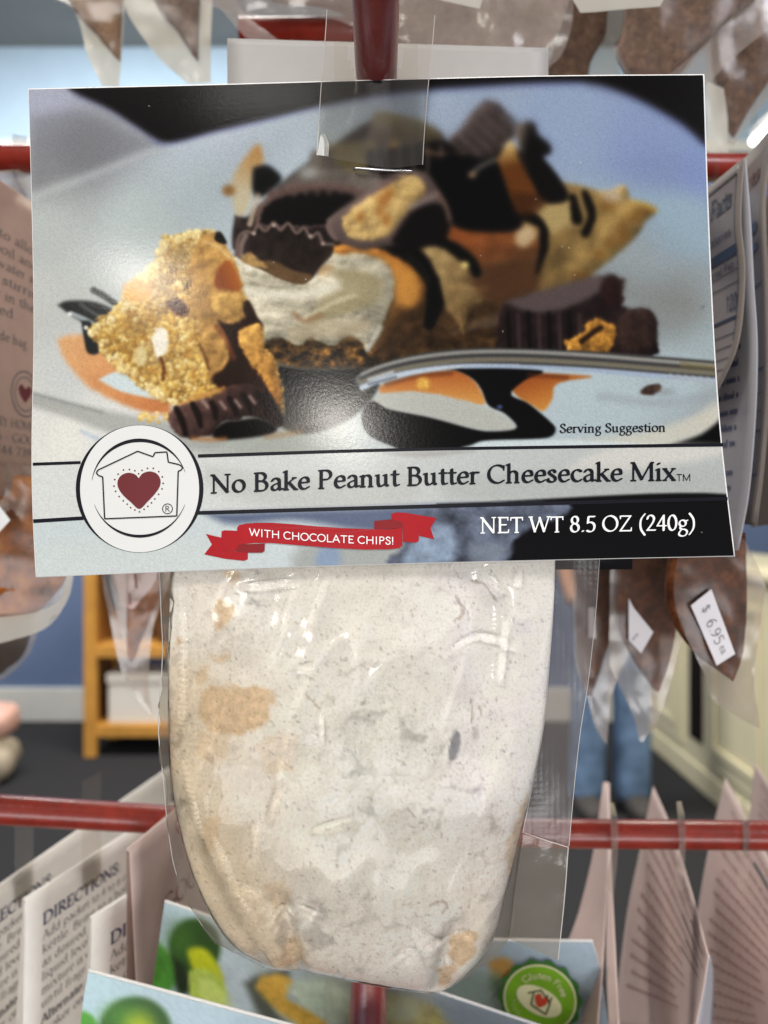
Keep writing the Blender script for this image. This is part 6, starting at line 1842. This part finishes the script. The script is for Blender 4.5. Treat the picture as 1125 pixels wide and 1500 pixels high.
def c_pt(q, off=0):
    q = np.asarray(q, float)
    d = dC(q[..., 0]) - off
    return np.stack([(q[..., 0] - CX) / F * d, d, CZ + (CY - q[..., 1]) / F * d], -1)


BX, BY = 791, 1464
rot_ = math.radians(28)


def skew(pts, sx=1.0, sy=.92):
    return [(BX + (x * math.cos(rot_) * sx - y * math.sin(rot_) * sy), BY + (x * math.sin(rot_) * sx + y * math.cos(rot_) * sy)) for x, y in pts]


m_g1 = mat('badge_dark_green', (46, 104, 24), .4, .4, .05, 150)
m_g2 = mat('badge_bright_green', (120, 172, 22), .4, .4, .05, 150)
m_cr = mat('badge_cream', (228, 226, 178), .4, .4, .03, 150)
flat('badge_edge', [skew([((61 + 2.4 * math.cos(a * 14)) * math.cos(a), (61 + 2.4 * math.cos(a * 14)) * math.sin(a)) for a in np.linspace(0, 2 * math.pi, 140, endpoint=False)])], m_g1, .0004, loC, c_pt)
flat('badge_rim', [skew([(54.5 * math.cos(a), 54.5 * math.sin(a)) for a in np.linspace(0, 2 * math.pi, 70, endpoint=False)])], m_cr, .0006, loC, c_pt)
flat('badge_face', [skew([(51.5 * math.cos(a), 51.5 * math.sin(a)) for a in np.linspace(0, 2 * math.pi, 70, endpoint=False)])], m_g2, .0008, loC, c_pt)
flat('badge_oval', [skew([(36 * math.cos(a), 3 + 21 * math.sin(a)) for a in np.linspace(0, 2 * math.pi, 60, endpoint=False)])], m_cr, .0010, loC, c_pt)
strips('badge_house', [(skew([a, b]), 2.2) for a, b in (((-20, 0), (-4, -14)), ((-6, -14), (16, -2)), ((-13, -6), (-8, 14)), ((-8, 14), (18, 17)), ((18, 17), (16, -2)), ((6, -12), (11, -5)), ((14, -12), (15, 0)))], mat('badge_line', (66, 62, 40), .5), .0012, loC, c_pt)
flat('badge_heart', [skew([(2, -3), (-2, -8), (-8, -5), (-7, 3), (3, 12), (11, 4), (11, -4), (6, -7)])], mat('badge_red', (196, 60, 30), .4), .0013, loC, c_pt, curve=4)


def arc_text(name, txt, r, a0, a1, size, m, up=1):
    v, fc, tw = text2d(txt, 'sans', 30)

    def f(v):
        an = np.radians(a0 + (a1 - a0) * v[:, 0] / tw)
        rr = r + up * v[:, 1] * size
        pts = np.stack([rr * np.cos(an), rr * np.sin(an)], 1)
        return np.array(skew([tuple(q) for q in pts]))
    return mk(name, c_pt(f(v), .0012), fc, m, loC, smooth=False)


arc_text('badge_lettering', 'Gluten Free', 32, -160, -36, 15, m_cr)
arc_text('badge_lettering', 'Naturally', 44, 152, 62, 13, mat('badge_pale_green', (164, 200, 96), .4), -1)
# clear hang tab of the lime cards on the hook
sheet('hang_tab', [(482, 1380, .2600), (476, 1440, .2602), (472, 1560, .2604)], [(640, 1400, .2570), (634, 1470, .2572), (630, 1560, .2574)], m_tab, lb, 8, 10)

# ---- lower right: cards seen almost edge on behind the crossbar
LABS = ['nearly edge on pink card beside the badge card', 'pinkish text card with dark nutrition lines and a grey inner flap', 'wide pale pink text card with tall white tip above the red crossbar', 'shaded text card tip leaning before the cream cabinet']


def scard(k, left, right, top, bottom, m, nl=12, red=True):
    t_ = thing('text_card', base_of(*left[-1]), LABS[k], 'card', 'text cards behind the crossbar')
    o, f, Lm, Hm = panel('header_card', left, right, m, t_, top, bottom, 24, 24)
    if nl:
        strip_words('small_text', [(.016 + .006 * (i % 3 == 1), Lm * (.80 - .12 * ((i * 7) % 4) / 3), -.005 - .0042 * i) for i in range(int(nl * 1.35))], lambda q: f(q, .0006), m_redtext if red else m_brownink, t_, .0014)
    return t_, f, Lm, Hm


s1, _, _, _ = scard(0, [(884, 1146, .41), (870, 1245, .372), (848, 1336, .345), (826, 1400, .33), (800, 1510, .32)], [(890, 1146, .41), (891, 1250, .34), (884, 1400, .29), (876, 1510, .27)], None, None, m_pink_card, 0)
sheet('rear_flap', [(889, 1147, .409), (891, 1250, .339), (888, 1400, .288), (892, 1510, .265)], [(893, 1147, .409), (895, 1250, .338), (902, 1400, .284), (908, 1510, .262)], m_pink_card, s1, 6, 20, thick=.0004)
s2, f2, L2, H2 = scard(1, [(957, 1152, .40), (938, 1245, .39), (918, 1345, .38), (898, 1510, .37)], [(1038, 1400, .25), (1030, 1450, .25), (1018, 1510, .25)], [(957, 1152, .40), (983, 1212, .36), (1012, 1302, .295), (1038, 1400, .25)], [(898, 1510, .37), (1018, 1510, .25)], m_pink_card, 9)
card_strips('nutrition_lines', [([(L2 * .72, -.0065), (L2 * .95, -.0065)], .0014), ([(L2 * .60, -.0125), (L2 * .99, -.0125)], .0008), ([(L2 * .70, -.018), (L2 * .93, -.018)], .0010), ([(L2 * .66, -.0235), (L2 * .95, -.0235)], .0008), ([(L2 * .5, -.0025), (L2 * .985, -.0025)], .0004)], lambda q, o: f2(q, o), m_gray, s2, .0009)
sheet('rear_flap', [(1037, 1401, .2512), (1030, 1450, .2514), (1019, 1510, .2514)], [(1039, 1398, .2512), (1045, 1430, .257), (1042, 1510, .259)], m_grey_card, s2, 5, 12, thick=.0004)
s3, f3, L3, H3 = scard(2, [(1063, 1140, .40), (1040, 1235, .388), (1022, 1340, .38), (1000, 1510, .37)], [(1176, 1370, .275), (1160, 1440, .275), (1144, 1520, .275)], [(1063, 1140, .40), (1098, 1205, .362), (1130, 1265, .325), (1176, 1370, .275)], [(1000, 1510, .37), (1144, 1520, .275)], m_pink_card, 12)
card_strips('dark_print', [([(L3 * .42, -.008), (L3 * .60, -.008)], .0014), ([(L3 * .72, -.024), (L3, -.024)], .0012), ([(L3 * .74, -.029), (L3, -.029)], .0012), ([(L3 * .76, -.034), (L3, -.034)], .0012)], lambda q, o: f3(q, o), m_gray, s3, .0009)
s4, _, _, _ = scard(3, [(1106, 1118, .44), (1100, 1180, .43), (1094, 1250, .42)], [(1160, 1200, .37), (1156, 1250, .37), (1150, 1300, .37)], None, None, m_pink_card, 6)
for (t_, q) in ((s1, (897, 1176, .300)), (s2, (996, 1174, .300)), (s3, (1090, 1170, .300))):
    x, y, d = q
    sheet('hang_tab', [(x - 5, y, d - .004), (x - 3, 1205, d - .014), (x - 2, 1250, d - .014), (x - 12, 1300, d + .006)], [(x + 2, y, d + .012), (x + 8, 1205, d - .010), (x + 8, 1250, d - .010), (x + 2, 1310, d + .012)], m_soft, t_, 4, 16)
